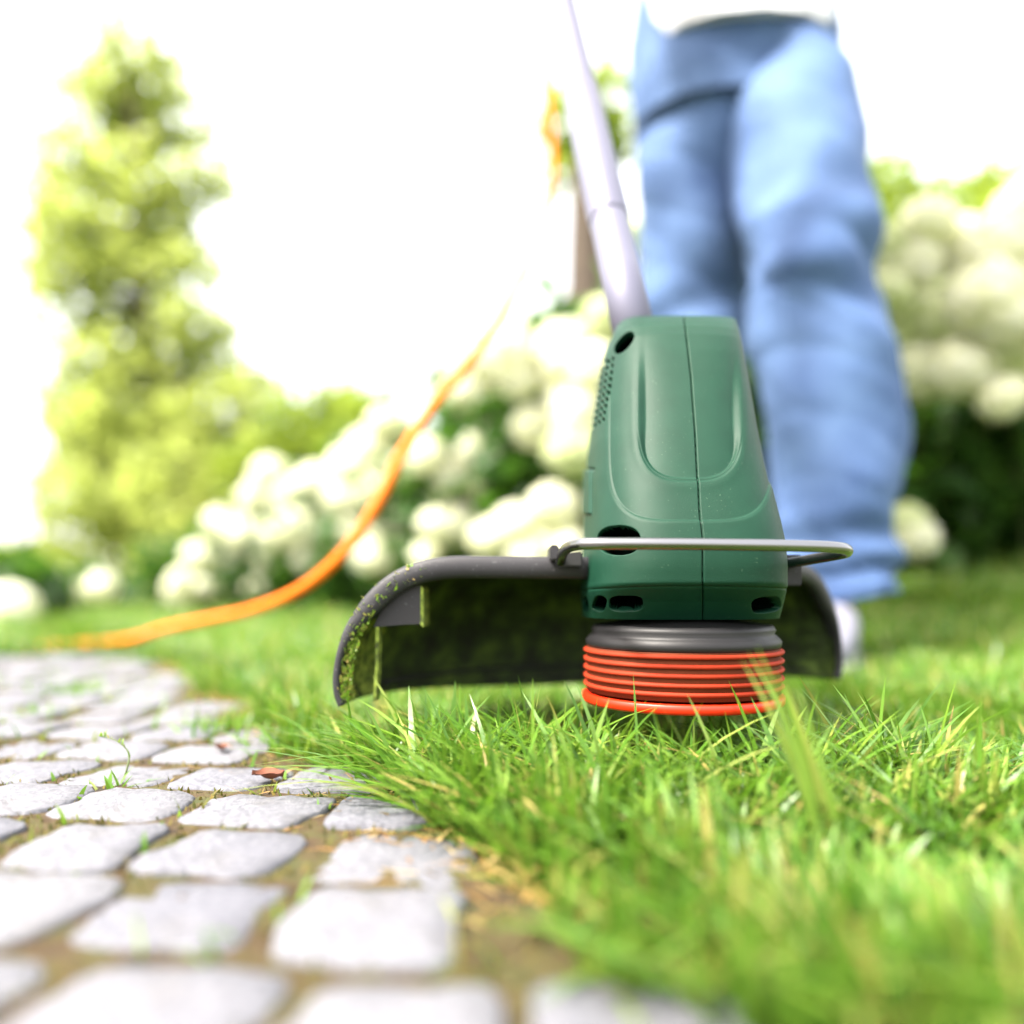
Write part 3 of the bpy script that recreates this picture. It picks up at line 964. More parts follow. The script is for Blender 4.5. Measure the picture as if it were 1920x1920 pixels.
# --- shaft, joint, grip
shA, shB = P(1192, 640, 0.50), P(1000, -230, 0.86)
def along(t): return shA.lerp(shB, t)
shaft = link('shaft', tube_mesh('shaft', [along(t) for t in np.linspace(0, 1, 12)], 0.0135, 24), M['alu'], trimmer)
link('joint_collar', tube_mesh('joint_collar', [along(t) for t in (0.165, 0.17, 0.40, 0.405)], [0.0135, 0.0148, 0.0148, 0.0135], 24), M['alu'], shaft)
grip = link('grip', tube_mesh('grip', [along(t) for t in (0.97, 0.98, 1.08, 1.2, 1.30, 1.31)], [0.014, 0.019, 0.017, 0.018, 0.020, 0.012], 20), M['green'], trimmer)
mid = along(0.80)
hp = smooth_path([mid, mid + Vector((-0.07, -0.02, 0.03)), mid + Vector((-0.10, -0.03, 0.11)), mid + Vector((0, -0.035, 0.16)), mid + Vector((0.10, -0.03, 0.11)), mid + Vector((0.07, -0.02, 0.03)), mid], 8)
link('front_handle', tube_mesh('front_handle', hp, 0.011, 14), M['dark'], trimmer)

# --- orange extension cable: from the grip down to the lawn
cp = [along(1.30), along(1.36) + Vector((-0.01, 0.02, -0.02)), P(1035, 250, 1.0), P(1012, 420, 0.98), P(985, 500, 0.94), P(940, 590, 0.89), P(880, 680, 0.84), P(815, 755, 0.80), P(757, 845, 0.77), P(715, 930, 0.755), P(665, 1010, 0.75), P(610, 1070, 0.755),
      P(545, 1115, 0.775), P(465, 1145, 0.82), P(385, 1162, 0.92), P(310, 1178, 1.05), P(235, 1200, 1.24), P(120, 1210, 1.34), P(0, 1214, 1.36), P(-200, 1220, 1.34), P(-500, 1230, 1.26)]
cab = link('extension_cable', tube_mesh('extension_cable', smooth_path(cp, 8), 0.0054, 12), M['orange'])
tag(cab, 'orange extension cable hanging in a loop down to the lawn', 'cable')

# --- a tall blade close to the lens, right of the spool
n = 10
bx = 0.122 + g.normal(0, 0.0035, n); by = np.full(n, 0.300) + g.normal(0, 0.006, n)
V, q, t, tv = blades(bx, by, np.full(n, -0.012), g.uniform(0.070, 0.104, n), np.full(n, 0.0034),
                     np.full(n, math.pi) + g.normal(0, 0.25, n), g.uniform(0.22, 0.34, n), 1.4, g.uniform(0.6, 0.85, n), 6, g.normal(1.2, 0.3, n))
o = link('grass_clump', mesh_np('grass_clump', V, [q, t], True, {'tint': tv}), M['grass'])
tag(o, 'blurred tall clump of green blades leaning against the right side of the red spool', 'grass')

# ------------------------------------------------------------------ person
def body_mesh(name, joints, edges, root, mat, parent=None, sub=2):
    bm = bmesh.new()
    lay = bm.verts.layers.skin.verify()
    vs = {}
    for nme, (co, r_) in joints.items():
        v = bm.verts.new(co)
        v[lay].radius = (r_, r_) if not hasattr(r_, '__len__') else r_
        v[lay].use_root = nme == root
        vs[nme] = v
    for a, b in edges: bm.edges.new((vs[a], vs[b]))
    me = bpy.data.meshes.new(name); bm.to_mesh(me); bm.free()
    o = link(name, me, mat, parent)
    s = o.modifiers.new('skin', 'SKIN'); s.use_smooth_shade = True
    o.modifiers.new('sub', 'SUBSURF').levels = sub
    o.modifiers['sub'].render_levels = sub
    return o
FR = Vector((0.425, 1.06, 0.0)); FL = Vector((0.245, 1.50, 0.0))       # feet
pel = Vector((0.36, 1.30, 0.93))
gripc = along(1.12); hndc = hp[20]
J = {
    'pelvis': (pel, 0.13), 'belly': (pel + Vector((0, -0.02, 0.15)), 0.13), 'chest': (pel + Vector((0, -0.07, 0.36)), 0.145), 'neck0': (pel + Vector((-0.01, -0.11, 0.52)), 0.06),
    'neck1': (pel + Vector((-0.02, -0.14, 0.59)), 0.055), 'head0': (pel + Vector((-0.03, -0.17, 0.68)), 0.085), 'head1': (pel + Vector((-0.03, -0.17, 0.76)), 0.08),
    'shR': (pel + Vector((-0.19, -0.10, 0.46)), 0.06), 'elR': (pel + Vector((-0.27, -0.24, 0.20)), 0.042), 'wrR': (gripc + Vector((0.03, 0.05, 0.04)), 0.028), 'haR': (gripc + Vector((0.008, 0.022, 0.018)), 0.030),
    'shL': (pel + Vector((0.19, -0.06, 0.46)), 0.06), 'elL': (pel + Vector((0.16, -0.28, 0.24)), 0.042), 'wrL': (hndc + Vector((0.07, 0.06, 0.02)), 0.028), 'haL': (hndc + Vector((0.02, 0.015, 0.012)), 0.030),
    'hipR': (pel + Vector((0.09, -0.01, -0.08)), 0.085), 'knR': (Vector((0.395, 1.075, 0.50)), 0.055), 'anR': (FR + Vector((0, 0.03, 0.09)), 0.035),
    'hipL': (pel + Vector((-0.06, 0.0, -0.08)), 0.075), 'knL': (Vector((0.297, 1.345, 0.50)), 0.042), 'anL': (FL + Vector((0, 0.03, 0.10)), 0.035),
}
ED_ = [('pelvis', 'belly'), ('belly', 'chest'), ('chest', 'neck0'), ('neck0', 'neck1'), ('neck1', 'head0'), ('head0', 'head1'), ('chest', 'shR'), ('shR', 'elR'), ('elR', 'wrR'), ('wrR', 'haR'),
       ('chest', 'shL'), ('shL', 'elL'), ('elL', 'wrL'), ('wrL', 'haL'), ('pelvis', 'hipR'), ('hipR', 'knR'), ('knR', 'anR'), ('pelvis', 'hipL'), ('hipL', 'knL'), ('knL', 'anL')]
for tagn, hc, wr in (('R', gripc, J['wrR'][0]), ('L', hndc, J['wrL'][0])):
    for f in range(5):
        d = Vector((0.012 * (f - 2), 0.0, 0.0))
        lenf = (0.7, 0.95, 1.0, 0.95, 0.8)[f]
        J[f'f{tagn}{f}a'] = (hc + d + Vector((-0.012, -0.018 * lenf, 0.014)), 0.0085)
        J[f'f{tagn}{f}b'] = (hc + d * 1.1 + Vector((-0.026, -0.012, -0.012 * lenf)), 0.0075)
        ED_ += [(f'ha{tagn}', f'f{tagn}{f}a'), (f'f{tagn}{f}a', f'f{tagn}{f}b')]
person = body_mesh('person', J, ED_, 'pelvis', M['skin'])
tag(person, 'person in faded blue jeans and pale shoes standing behind the trimmer', 'person')

def leg_verts(path, rx, ry, seg=48, seed=0, fold=1.0):
    """cloth leg: ellipse sections with folds that bunch at knee and hem"""
    V = []
    gg = np.random.default_rng(seed)
    ph = gg.uniform(0, 6.28, 8)
    n = len(path)
    a = np.linspace(0, 2 * math.pi, seg, endpoint=False)
    for i, p in enumerate(path):
        z = p[2]
        hem = math.exp(-((z - 0.12) / 0.07) ** 2); knee = math.exp(-((z - 0.50) / 0.08) ** 2)
        wr = 0.0045 * np.sin(3 * a + z * 26 + ph[0]) + 0.004 * np.sin(2 * a - z * 41 + ph[1]) * (0.6 + knee)
        wr += hem * (0.007 * np.sin(z * 125 + 1.6 * np.cos(a + ph[2]) + ph[3]) + 0.004 * np.sin(4 * a + z * 60))
        wr += knee * 0.0035 * np.sin(z * 75 + 1.8 * np.sin(a + ph[4]) + ph[5])
        lo = 0.35 + 0.8 * hem + 0.35 * knee
        wr -= lo * 0.007 * (1 - np.abs(np.sin(z * 38 + 1.7 * np.sin(a + ph[7]) + ph[2]))) ** 3
        wr -= lo * 0.007 * (1 - np.abs(np.sin(1.5 * a + z * 21 + ph[6]))) ** 4
        V.append(np.stack([p[0] + (rx[i] + fold * wr) * np.cos(a), p[1] + (ry[i] + fold * wr) * np.sin(a), np.full(seg, z) + hem * 0.008 * np.sin(2 * a + ph[6])], 1))
    return V
def loft(name, V, mat, parent, cap=False):
    n, seg = len(V), len(V[0])
    q = []
    for i in range(n - 1):
        for k_ in range(seg):
            k2 = (k_ + 1) % seg
            q.append((i * seg + k_, i * seg + k2, (i + 1) * seg + k2, (i + 1) * seg + k_))
    return mesh_np(name, np.concatenate(V), [q])
def leg_path(keys, n=130):
    """keys: (z, x, y, rx, ry)"""
    K = np.array(sorted(keys))
    z = np.linspace(K[0, 0], K[-1, 0], n)
    c = [smooth1(np.interp(z, K[:, 0], K[:, i]), 5) for i in range(1, 5)]
    return [(c[0][i], c[1][i], z[i]) for i in range(n)], c[2], c[3]
def from_px(py, xl, xr, Y, depth):
    z = H + (HORIZON - py) * Y / FPX
    return (z, ((xl + xr) / 2 - 960) * Y / FPX, Y, (xr - xl) / 2 * Y / FPX, depth)
kR = [from_px(1118, 1480, 1655, 1.06, 0.085), from_px(1060, 1462, 1672, 1.06, 0.085), from_px(1010, 1462, 1668, 1.06, 0.078), from_px(985, 1466, 1664, 1.06, 0.075), from_px(950, 1458, 1682, 1.06, 0.088), from_px(860, 1448, 1686, 1.065, 0.088), from_px(760, 1432, 1690, 1.07, 0.09),
      from_px(650, 1412, 1662, 1.07, 0.088), from_px(560, 1404, 1646, 1.07, 0.088), from_px(480, 1396, 1636, 1.07, 0.09), from_px(420, 1400, 1630, 1.075, 0.092)]
kR += [(0.62, 0.41, 1.12, 0.092, 0.098), (0.78, 0.425, 1.20, 0.098, 0.105), (0.88, 0.43, 1.26, 0.095, 0.115), (0.96, 0.40, 1.30, 0.10, 0.12)]
kL = [(0.09, 0.245, 1.50, 0.085, 0.085), (0.16, 0.25, 1.49, 0.08, 0.08), (0.30, 0.262, 1.44, 0.078, 0.08), (0.47, 0.285, 1.345, 0.078, 0.085), (0.60, 0.30, 1.32, 0.082, 0.09), (0.78, 0.29, 1.30, 0.092, 0.10), (0.88, 0.30, 1.30, 0.10, 0.11), (0.96, 0.32, 1.30, 0.10, 0.12)]
kL = [(a_ , b_ + 0.010 * float(sstep(0.25, 0.45, a_)), c_, d_ + 0.012 * float(sstep(0.25, 0.45, a_)) * (1 - float(sstep(0.7, 0.9, a_))), e_) for a_, b_, c_, d_, e_ in kL]
parts_ = []
pr, rx, ry = leg_path(kR); parts_.append(leg_verts(pr, rx, ry, 64, 3, 1.0))
pl, rx, ry = leg_path(kL); parts_.append(leg_verts(pl, rx, ry, 64, 8, 1.0))
pz = [(0.84, 0.36, 1.29, 0.165, 0.12), (0.92, 0.36, 1.29, 0.172, 0.125), (1.02, 0.36, 1.29, 0.165, 0.115), (1.06, 0.36, 1.285, 0.16, 0.112)]
pp, rx, ry = leg_path(pz, 30); parts_.append(leg_verts(pp, rx, ry, 64, 5, 0.6))
allV, allq, off = [], [], 0
for Vp in parts_:
    n_, sg = len(Vp), len(Vp[0])
    allV.append(np.concatenate(Vp))
    for i in range(n_ - 1):
        for k_ in range(sg):
            k2 = (k_ + 1) % sg
            allq.append((off + i * sg + k_, off + i * sg + k2, off + (i + 1) * sg + k2, off + (i + 1) * sg + k_))
    off += n_ * sg
jeans = link('jeans', mesh_np('jeans', np.concatenate(allV), [allq]), M['denim'], person)
# seam down the outside and turned hem
for Vp, si in ((parts_[0], 2), (parts_[1], 30)):
    link('hem', tube_mesh('hem', [tuple(Vp[2][k_]) for k_ in range(0, 64, 2)] + [tuple(Vp[2][0])], 0.004, 8, False), M['denim'], jeans)
# shirt over the torso
J2 = {'a': (pel + Vector((0, -0.01, 0.02)), 0.175), 'b': (pel + Vector((0, -0.03, 0.18)), 0.16), 'c': (pel + Vector((0, -0.07, 0.38)), 0.165), 'd': (pel + Vector((-0.01, -0.10, 0.49)), 0.085),
      'e': (pel + Vector((-0.19, -0.10, 0.46)), 0.075), 'f': (pel + Vector((-0.245, -0.20, 0.28)), 0.065), 'g': (pel + Vector((0.19, -0.06, 0.46)), 0.075), 'h': (pel + Vector((0.17, -0.22, 0.30)), 0.065)}
body_mesh('shirt', J2, [('a', 'b'), ('b', 'c'), ('c', 'd'), ('c', 'e'), ('e', 'f'), ('c', 'g'), ('g', 'h')], 'b', M['shirt'], person)

def shoe(cx, cy, cz, rz):
    V = []
    n_, sg = 22, 28
    for i in range(n_):
        t = i / (n_ - 1)                          # heel -> toe
        w = 0.030 + 0.018 * math.sin(math.pi * min(1, t * 0.95 + 0.05)) + 0.008 * t
        w *= math.sqrt(max(0.02, 1 - max(0, (t - 0.86) / 0.142) ** 2)) * math.sqrt(max(0.05, 1 - max(0, (0.1 - t) / 0.105) ** 2))
        top = 0.095 * (1 - sstep(0.28, 0.75, t)) + 0.052 * sstep(0.2, 0.7, t) - 0.022 * sstep(0.8, 1.0, t)
        yy = 0.09 - 0.29 * t
        a = np.linspace(0, 2 * math.pi, sg, endpoint=False)
        ex = 2 / 2.7
        xx = np.sign(np.cos(a)) * np.abs(np.cos(a)) ** ex * w
        zz = float(top) / 2 + np.sign(np.sin(a)) * np.abs(np.sin(a)) ** ex * float(top) / 2
        xx = np.where(zz > 0.05, xx * (1 - 4.5 * (zz - 0.05)), xx)
        V.append(np.stack([xx, np.full(sg, yy), zz + 0.018], 1))
    up = np.concatenate(V)
    q = []
    for i in range(n_ - 1):
        for k_ in range(sg):
            k2 = (k_ + 1) % sg
            q.append((i * sg + k_, (i + 1) * sg + k_, (i + 1) * sg + k2, i * sg + k2))
    capf = [tuple(range(sg))], [tuple(range((n_ - 1) * sg, n_ * sg))[::-1]]
    o = link('shoe', mesh_np('shoe', up, [q, capf[0], capf[1]]), M['shoe'])
    o.location = (cx, cy, cz); o.rotation_euler = (0, 0, rz)
    bpy.context.view_layer.update()
    o.parent = person; o.matrix_parent_inverse = person.matrix_world.inverted()
    # sole
    ring = []
    for s_ in (1, -1):
        rngi = range(n_) if s_ == 1 else range(n_ - 1, -1, -1)
        for i in rngi:
            w = V[i][:, 0].max() * 1.07 + 0.001
            ring.append((s_ * w, V[i][0, 1] * 1.02))
    zs = [(0.0, 0.98), (0.004, 1.0), (0.022, 1.0), (0.024, 0.97)]
    m_ = len(ring)
    sv_ = [(x_ * f_, y_ * f_, z_) for z_, f_ in zs for x_, y_ in ring]
    q2 = [(k_ * m_ + i, k_ * m_ + (i + 1) % m_, (k_ + 1) * m_ + (i + 1) % m_, (k_ + 1) * m_ + i) for k_ in range(3) for i in range(m_)]
    so = link('sole', mesh_np('sole', sv_, [q2, [tuple(range(m_))[::-1]], [tuple(range(3 * m_, 4 * m_))]]), M['sole'])
    so.parent = o
    # lace rows
    for t in (0.38, 0.46, 0.54):
        i = int(t * (n_ - 1))
        pts = [tuple(V[i][k_] + np.array([0, 0, 0.002])) for k_ in range(3, 12)]
        lo = link('lace', tube_mesh('lace', pts, 0.0028, 8), M['sole'])
        lo.parent = o
shoe(0.405, 1.06, float(ground_z(0.40, 1.0)) + 0.004, -0.42)
shoe(0.245, 1.50, float(ground_z(0.245, 1.45)) + 0.004, 0.1)


# ------------------------------------------------------------------ planting
def leaf_cloud(pos, size, g, tint=None, up=0.5, aspect=0.5):
    """folded diamond leaves at pos, facing mostly upwards"""
    n = len(pos)
    d = g.normal(size=(n, 3)); d /= np.linalg.norm(d, axis=1, keepdims=True)
    nv = g.normal(size=(n, 3)) * (1 - up) + np.array([0, 0, 1.0]) * up
    nv /= np.linalg.norm(nv, axis=1, keepdims=True)
    d -= nv * (d * nv).sum(1, keepdims=True); d /= np.linalg.norm(d, axis=1, keepdims=True) + 1e-9
    s = np.cross(nv, d)
    L = (size * g.uniform(0.65, 1.3, n))[:, None]
    V = np.zeros((n, 4, 3))
    V[:, 0] = pos
    V[:, 1] = pos + d * L * 0.45 + s * L * aspect * 0.5 + nv * L * 0.12
    V[:, 2] = pos + d * L - nv * L * 0.10
    V[:, 3] = pos + d * L * 0.45 - s * L * aspect * 0.5 + nv * L * 0.12
    b = (np.arange(n) * 4)[:, None]
    tr = np.concatenate([b + np.array([[0, 1, 2]]), b + np.array([[0, 2, 3]])])
    tv = np.repeat((g.random(n) if tint is None else tint), 4)
    return V.reshape(-1, 3), tr, tv

def in_blob(n, c, r, g, hollow=0.35):
    d = g.normal(size=(n, 3)); d /= np.linalg.norm(d, axis=1, keepdims=True)
    rad = (hollow + (1 - hollow) * g.random(n)) ** 0.6
    return np.array(c) + d * rad[:, None] * np.array(r)

# flower head: a ball of four-petalled florets
def head_mesh(seed):
    gg = np.random.default_rng(seed)
    n = 150
    i = np.arange(n) + 0.5
    phi = np.arccos(1 - 2 * i / n); tt = math.pi * (1 + 5 ** 0.5) * i
    dirs = np.stack([np.cos(tt) * np.sin(phi), np.sin(tt) * np.sin(phi), np.cos(phi)], 1)
    dirs += gg.normal(0, 0.05, dirs.shape); dirs /= np.linalg.norm(dirs, axis=1, keepdims=True)
    rad = 0.5 * gg.uniform(0.86, 1.04, n)
    V, q, tv = [], [], []
    for k_ in range(n):
        nd = Vector(dirs[k_]); c = nd * rad[k_]
        u = nd.orthogonal().normalized(); w = nd.cross(u)
        a0 = gg.uniform(0, 6.28); s = 0.105 * gg.uniform(0.8, 1.2); tn = gg.random()
        for p_ in range(4):
            a = a0 + p_ * math.pi / 2
            e = u * math.cos(a) + w * math.sin(a); f = u * math.cos(a + 0.785) + w * math.sin(a + 0.785); h_ = u * math.cos(a - 0.785) + w * math.sin(a - 0.785)
            b = len(V)
            V += [tuple(c), tuple(c + h_ * s * 0.62 + nd * s * 0.12), tuple(c + e * s - nd * s * 0.05), tuple(c + f * s * 0.62 + nd * s * 0.12)]
            q.append((b, b + 1, b + 2, b + 3)); tv += [tn] * 4
    # greenish core that the florets sit on
    b = len(V)
    ns, nr = 12, 7
    for r_ in range(nr):
        ph_ = math.pi * (r_ + 0.5) / nr
        for k_ in range(ns):
            a = 2 * math.pi * k_ / ns
            V.append((0.42 * math.cos(a) * math.sin(ph_), 0.42 * math.sin(a) * math.sin(ph_), 0.42 * math.cos(ph_))); tv.append(0.0)
    for r_ in range(nr - 1):
        for k_ in range(ns):
            q.append((b + r_ * ns + k_, b + r_ * ns + (k_ + 1) % ns, b + (r_ + 1) * ns + (k_ + 1) % ns, b + (r_ + 1) * ns + k_))
    return mesh_np('flower_head', V, [q], True, {'tint': tv})
HEADS = [head_mesh(s) for s in (1, 2, 3)]
CREAM_HEADS = [head_mesh(s) for s in (4, 5)]

def hydrangea(px, top, Y, rx, ry, heads, nleaf, label, seed, group='white hydrangea bushes', leafsize=0.10):
    gg = np.random.default_rng(seed)
    x0 = (px - 960) * Y / FPX
    z0 = float(ground_z(x0, Y)); zt = H + (HORIZON - top) * Y / FPX
    hgt = max(0.25, zt - z0)
    root = empty('hydrangea_bush', (x0, Y, z0))
    tag(root, label, 'hydrangea', group)
    c = (x0, Y + 0.05, z0 + hgt * 0.44)
    pos = in_blob(nleaf, c, (rx, ry * 0.8, hgt * 0.50), gg, 0.2)
    pos[:, 2] = np.maximum(pos[:, 2], z0 + 0.02)
    V, tr, tv = leaf_cloud(pos, leafsize, gg, None, 0.45, 0.62)
    o = link('foliage', mesh_np('foliage', V, [tr], True, {'tint': tv}), M['hleaf'], root)
    o['kind'] = 'stuff'
    tops = []
    more_heads = []
    for (hx, hy, hd) in heads:
        if len(heads) > 5 and gg.random() < 0.45:
            more_heads.append((hx + gg.uniform(-48, 48), hy + gg.uniform(-30, 40), hd * gg.uniform(0.75, 1.0)))
    for (hx, hy, hd) in list(heads) + more_heads:
        Yh = Y - 1.0 * ry * (1.05 + 0.25 * gg.random())
        ctr = P(hx, hy, Yh)
        real = max(0.09, (hd - 4) * Yh / FPX)
        h_ = link('flower_head', CREAM_HEADS[int(gg.integers(0, 2))], M['cream']) if px > 1100 and gg.random() < 0.5 else link('flower_head', HEADS[int(gg.integers(0, 3))], M['petal'])
        h_.location = ctr; h_.scale = (real, real, real * gg.uniform(0.82, 0.98)); h_.rotation_euler = (gg.uniform(-0.5, 0.5), gg.uniform(-0.5, 0.5), gg.uniform(0, 6.28))
        h_.parent = root; h_.matrix_parent_inverse = root.matrix_world.inverted()
        tops.append(ctr)
    # stems from the base up to the heads, one mesh of thin canes
    allv, allq_, off_ = [], [], 0
    for ctr in tops[::2] + [Vector((x0 + gg.uniform(-rx, rx) * 0.6, Y + gg.uniform(-ry, ry) * 0.5, z0 + hgt * 0.8)) for _ in range(3)]:
        b0 = Vector((x0 + gg.uniform(-0.1, 0.1), Y + gg.uniform(-0.05, 0.1), z0 - 0.02))
        m_ = b0.lerp(ctr, 0.55) + Vector((0, 0.05, 0.06))
        pth = smooth_path([b0, m_, ctr], 5)
        tm = tube_mesh('stem', pth, 0.004, 6, False)
        vv = np.array([v.co[:] for v in tm.vertices]); ff = [tuple(np.array(p_.vertices) + off_) for p_ in tm.polygons]
        allv.append(vv); allq_ += ff; off_ += len(vv)
        bpy.data.meshes.remove(tm)
    link('stem', mesh_np('stem', np.concatenate(allv), [allq_]), M['stem'], root)
    return root

hydrangea(400, 985, 3.95, 0.42, 0.40, [(342, 1105, 70), (375, 1045, 70), (412, 985, 72), (455, 1005, 82), (430, 1060, 62), (482, 940, 78), (420, 1100, 50), (480, 1105, 48), (505, 1050, 60)], 700,
          'leftmost low hydrangea bush with small white blooms at the end of the row', 31)
hydrangea(560, 905, 3.55, 0.45, 0.40, [(505, 886, 74), (540, 930, 82), (560, 990, 84), (600, 902, 84), (612, 965, 82), (645, 1035, 62), (520, 1000, 80), (580, 1045, 70), (630, 900, 80)], 800,
          'hydrangea bush behind the lower curve of the orange cable with blown out white blooms', 32)
hydrangea(705, 815, 3.15, 0.45, 0.40, [(655, 880, 92), (692, 842, 92), (692, 930, 92), (722, 795, 74), (702, 1045, 78), (742, 890, 92), (762, 965, 84), (730, 1000, 84), (670, 990, 70)], 850,
          'hydrangea bush behind the middle of the orange cable crowded with white blooms', 33)
hydrangea(850, 700, 2.75, 0.42, 0.38, [(800, 858, 86), (842, 895, 94), (855, 985, 104), (800, 1042, 54), (900, 905, 76), (918, 830, 86), (880, 730, 115), (860, 690, 90)], 850,
          'hydrangea bush above the black guard with one large lone white bloom', 34)
hydrangea(1000, 590, 2.40, 0.40, 0.36, [(925, 650, 150), (976, 720, 62), (1060, 665, 135), (1000, 800, 90), (966, 985, 96), (1040, 955, 110), (990, 1045, 86), (1070, 1030, 86), (1075, 760, 125)], 950,
          'tall hydrangea bush beside the left flank of the green housing with big cream blooms', 35)
hydrangea(1180, 445, 2.20, 0.42, 0.36, [(1078, 850, 125), (1135, 600, 95), (1230, 480, 80), (1235, 545, 80), (1195, 440, 75), (1120, 690, 110), (1240, 640, 90), (1180, 560, 80)], 950,
          'hydrangea bush directly behind the trimmer shaft with yellowish blooms', 36)
hydrangea(1420, 500, 2.35, 0.45, 0.36, [(1400, 560, 110), (1480, 520, 110), (1330, 540, 100)], 900,
          'hydrangea bush mostly hidden behind the jeans', 37)
hydrangea(1730, 455, 1.95, 0.36, 0.34, [(1660, 560, 120), (1700, 500, 150), (1690, 610, 150), (1770, 590, 160), (1725, 695, 140), (1790, 480, 150), (1802, 690, 130), (1700, 980, 86), (1660, 460, 90), (1740, 420, 110)], 1500,
          'hydrangea bush right of the jeans with one low pale bloom near the grass', 38)
hydrangea(1905, 420, 1.90, 0.36, 0.34, [(1868, 470, 165), (1880, 585, 160), (1890, 670, 140), (1845, 720, 100), (1950, 520, 160), (1960, 640, 150), (1930, 400, 140), (1850, 560, 150)], 1500,
          'hydrangea bush at the right picture edge with a thick white mass of blooms', 39)
hydrangea(20, 1110, 2.7, 0.16, 0.16, [(14, 1150, 120), (-70, 1120, 110)], 160, 'small low hydrangea with one big white bloom at the far left lawn edge', 40)
hydrangea(150, 1080, 4.6, 0.35, 0.3, [(105, 1090, 56), (190, 1100, 60), (135, 1110, 50)], 300, 'far little hydrangea with two faint white blooms below the tree', 41)

def shrub(px, top, Y, rx, ry, n, label, seed, mat='sleaf', size=0.11, kindname='shrub', group='garden shrubs behind the hydrangeas', base=None, hollow=0.3):
    gg = np.random.default_rng(seed)
    x0 = (px - 960) * Y / FPX
    z0 = float(ground_z(x0, Y)); zt = H + (HORIZON - top) * Y / FPX
    hgt = zt - z0
    root = empty(kindname, (x0, Y, z0)); tag(root, label, kindname.replace('_', ' '), group)
    pos = []
    for b in range(9):
        cc = (x0 + gg.uniform(-0.6, 0.6) * rx, Y + gg.uniform(-0.6, 0.6) * ry, z0 + hgt * gg.uniform(0.22, 0.75))
        rr_ = (rx * gg.uniform(0.35, 0.55), ry * gg.uniform(0.4, 0.6), hgt * gg.uniform(0.2, 0.26))
        pos.append(in_blob(n // 9, cc, rr_, gg, hollow))
    pos = np.concatenate(pos)
    pos[:, 2] = np.maximum(pos[:, 2], z0 + 0.02)
    V, tr, tv = leaf_cloud(pos, size, gg, None, 0.4, 0.55)
    o = link('foliage', mesh_np('foliage', V, [tr], True, {'tint': tv}), M[mat], root); o['kind'] = 'stuff'
    for b in range(3):
        p0 = Vector((x0 + gg.uniform(-0.1, 0.1), Y + gg.uniform(-0.1, 0.1), z0 - 0.02))
        p1 = Vector((x0 + gg.uniform(-0.5, 0.5) * rx, Y + gg.uniform(-0.3, 0.3) * ry, z0 + hgt * 0.7))
        link('stem', tube_mesh('stem', smooth_path([p0, p0.lerp(p1, 0.5) + Vector((0.03, 0, 0.05)), p1], 4), [0.02, 0.018, 0.016, 0.014, 0.012, 0.010, 0.009, 0.008, 0.006], 8), M['bark'], root)
    return root

shrub(250, 850, 6.0, 0.75, 0.5, 1700, 'broad yellow green shrub under the big tree', 51, 'tleaf')
shrub(400, 730, 5.6, 0.65, 0.5, 1700, 'rounded light green shrub right of the tree', 52, 'tleaf')
shrub(560, 690, 5.6, 0.60, 0.5, 3000, 'mid green shrub behind the first white hydrangea blooms', 53)
shrub(720, 720, 5.0, 0.50, 0.4, 2400, 'dark green shrub behind the cable', 54)
shrub(1010, 470, 3.6, 0.48, 0.4, 3200, 'bright green shrub rising behind the blooms left of the shaft', 55)
shrub(180, 720, 6.8, 0.62, 0.4, 2200, 'tall pale shrub filling the space below the big tree crown', 71, 'tleaf')
shrub(330, 690, 6.6, 0.72, 0.4, 2600, 'tall yellow green shrub right below the big tree crown', 72, 'tleaf')
shrub(480, 700, 6.2, 0.60, 0.4, 2600, 'soft green bush between the tree and the hydrangea row', 73, 'sleaf')
shrub(60, 1010, 8.5, 0.9, 0.5, 1400, 'far low hedge bush at the left horizon', 56)
shrub(-150, 1000, 8.5, 0.9, 0.5, 1000, 'far low hedge bush beyond the left picture edge', 57)
shrub(1720, 240, 3.6, 0.85, 0.5, 5200, 'tall yellow green shrub behind the right hydrangea bushes', 58)
shrub(1900, 220, 4.0, 0.85, 0.5, 5000, 'tall pale shrub at the right edge behind the hydrangeas', 59)

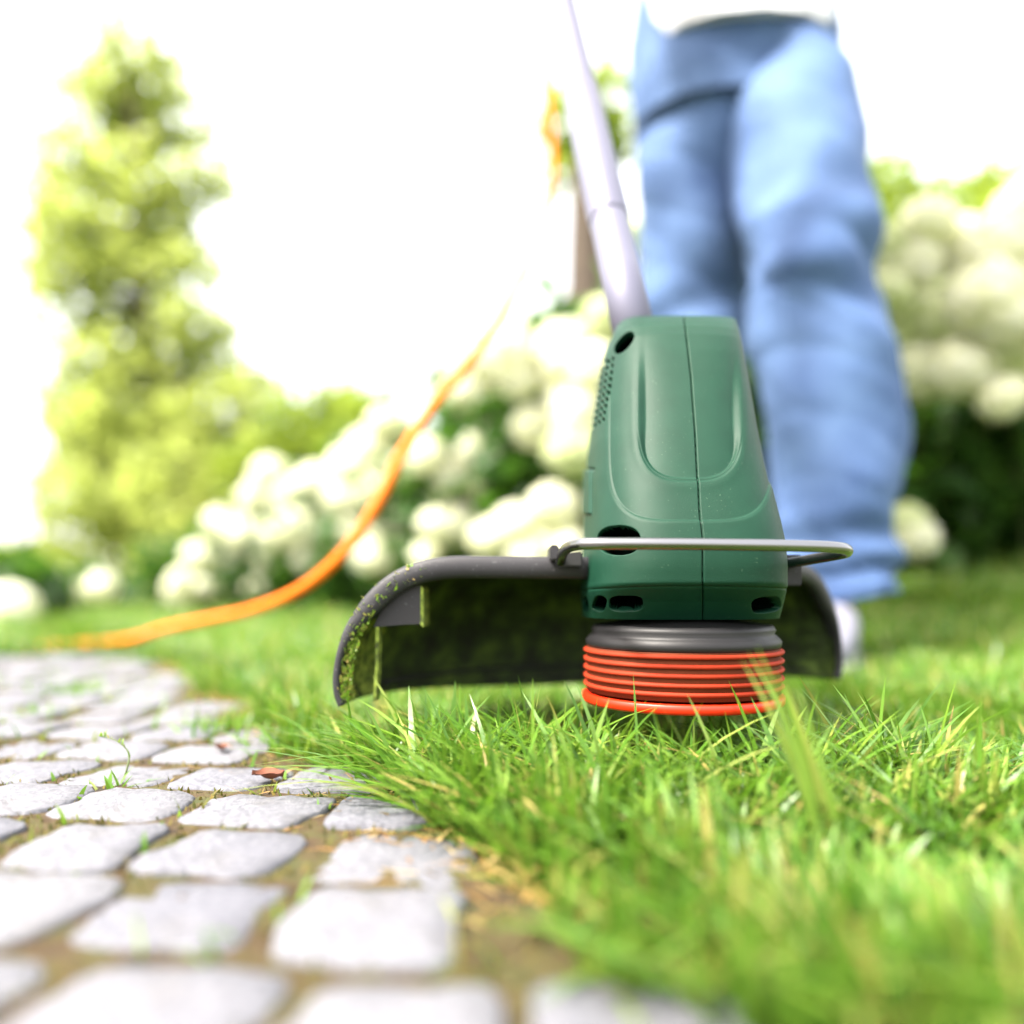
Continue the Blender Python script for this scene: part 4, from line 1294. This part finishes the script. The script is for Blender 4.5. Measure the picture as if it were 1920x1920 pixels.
# trees
def tree(px, Y, clumps, trunk_px, label, seed, nper=120, size=0.13, mat='tleaf', trunk_r=0.07, group='garden trees'):
    gg = np.random.default_rng(seed)
    x0 = (trunk_px - 960) * Y / FPX
    z0 = float(ground_z(x0, Y))
    root = empty('tree', (x0, Y, z0)); tag(root, label, 'tree', group)
    pos, tops = [], []
    for (cx, cy, cr) in clumps:
        Yc = Y + gg.uniform(-0.4, 0.4)
        c = P(cx, cy, Yc); rr_ = 1.2 * cr * Yc / FPX
        pos.append(in_blob(int(nper * (cr / 60.0) ** 1.6), c, (rr_ * 1.15, rr_, rr_ * 0.78), gg, 0.1)); tops.append(c)
    pos = np.concatenate(pos)
    V, tr, tv = leaf_cloud(pos, size, gg, None, 0.55, 0.6)
    o = link('crown', mesh_np('crown', V, [tr], True, {'tint': tv}), M[mat], root)
    zt = max(c.z for c in tops)
    lean = Vector((sum(c.x for c in tops) / len(tops), Y, zt * 0.9))
    b0 = Vector((x0, Y, z0 - 0.05))
    pth = smooth_path([b0, b0.lerp(lean, 0.35) + Vector((0.05, 0, 0)), b0.lerp(lean, 0.7), lean], 6)
    link('trunk', tube_mesh('trunk', pth, [trunk_r * (1 - 0.6 * i / len(pth)) for i in range(len(pth))], 12), M['bark'], root)
    for c in tops:
        b1 = min(pth, key=lambda p_: abs(p_.z - (c.z - 0.25)))
        link('limb', tube_mesh('limb', smooth_path([b1, b1.lerp(c, 0.5) + Vector((0, 0, 0.06)), c], 4), [0.028, 0.026, 0.024, 0.02, 0.018, 0.015, 0.012, 0.01, 0.008], 8), M['bark'], root)
    return root
tree(250, 6.3, [(120, 290, 65), (335, 250, 70), (180, 160, 75), (300, 165, 65), (385, 340, 55), (105, 400, 60), (240, 90, 60), (100, 500, 60), (370, 500, 50), (270, 500, 70), (380, 640, 60), (120, 740, 55), (260, 730, 80), (420, 760, 60), (200, 830, 70), (320, 850, 70), (150, 450, 80), (250, 430, 85), (330, 450, 65), (120, 520, 55), (215, 520, 60), (300, 560, 70), (150, 600, 75), (230, 610, 70), (350, 600, 55), (190, 670, 60), (300, 680, 80), (400, 700, 65), (455, 715, 50), (140, 690, 35), (200, 770, 70), (330, 790, 60), (130, 800, 40),
                (170, 360, 80), (260, 340, 85), (330, 370, 55), (210, 260, 75), (280, 250, 60), (230, 180, 55)], 285, 'big yellow green tree with bright hanging leaf clumps against white sky', 61)
tree(1100, 3.3, [(1090, 330, 50), (1070, 250, 60), (1130, 270, 60), (1100, 180, 55)], 1104, 'slim dark trunk standing behind the trimmer shaft', 62, 140, 0.085, 'sleaf', 0.135)
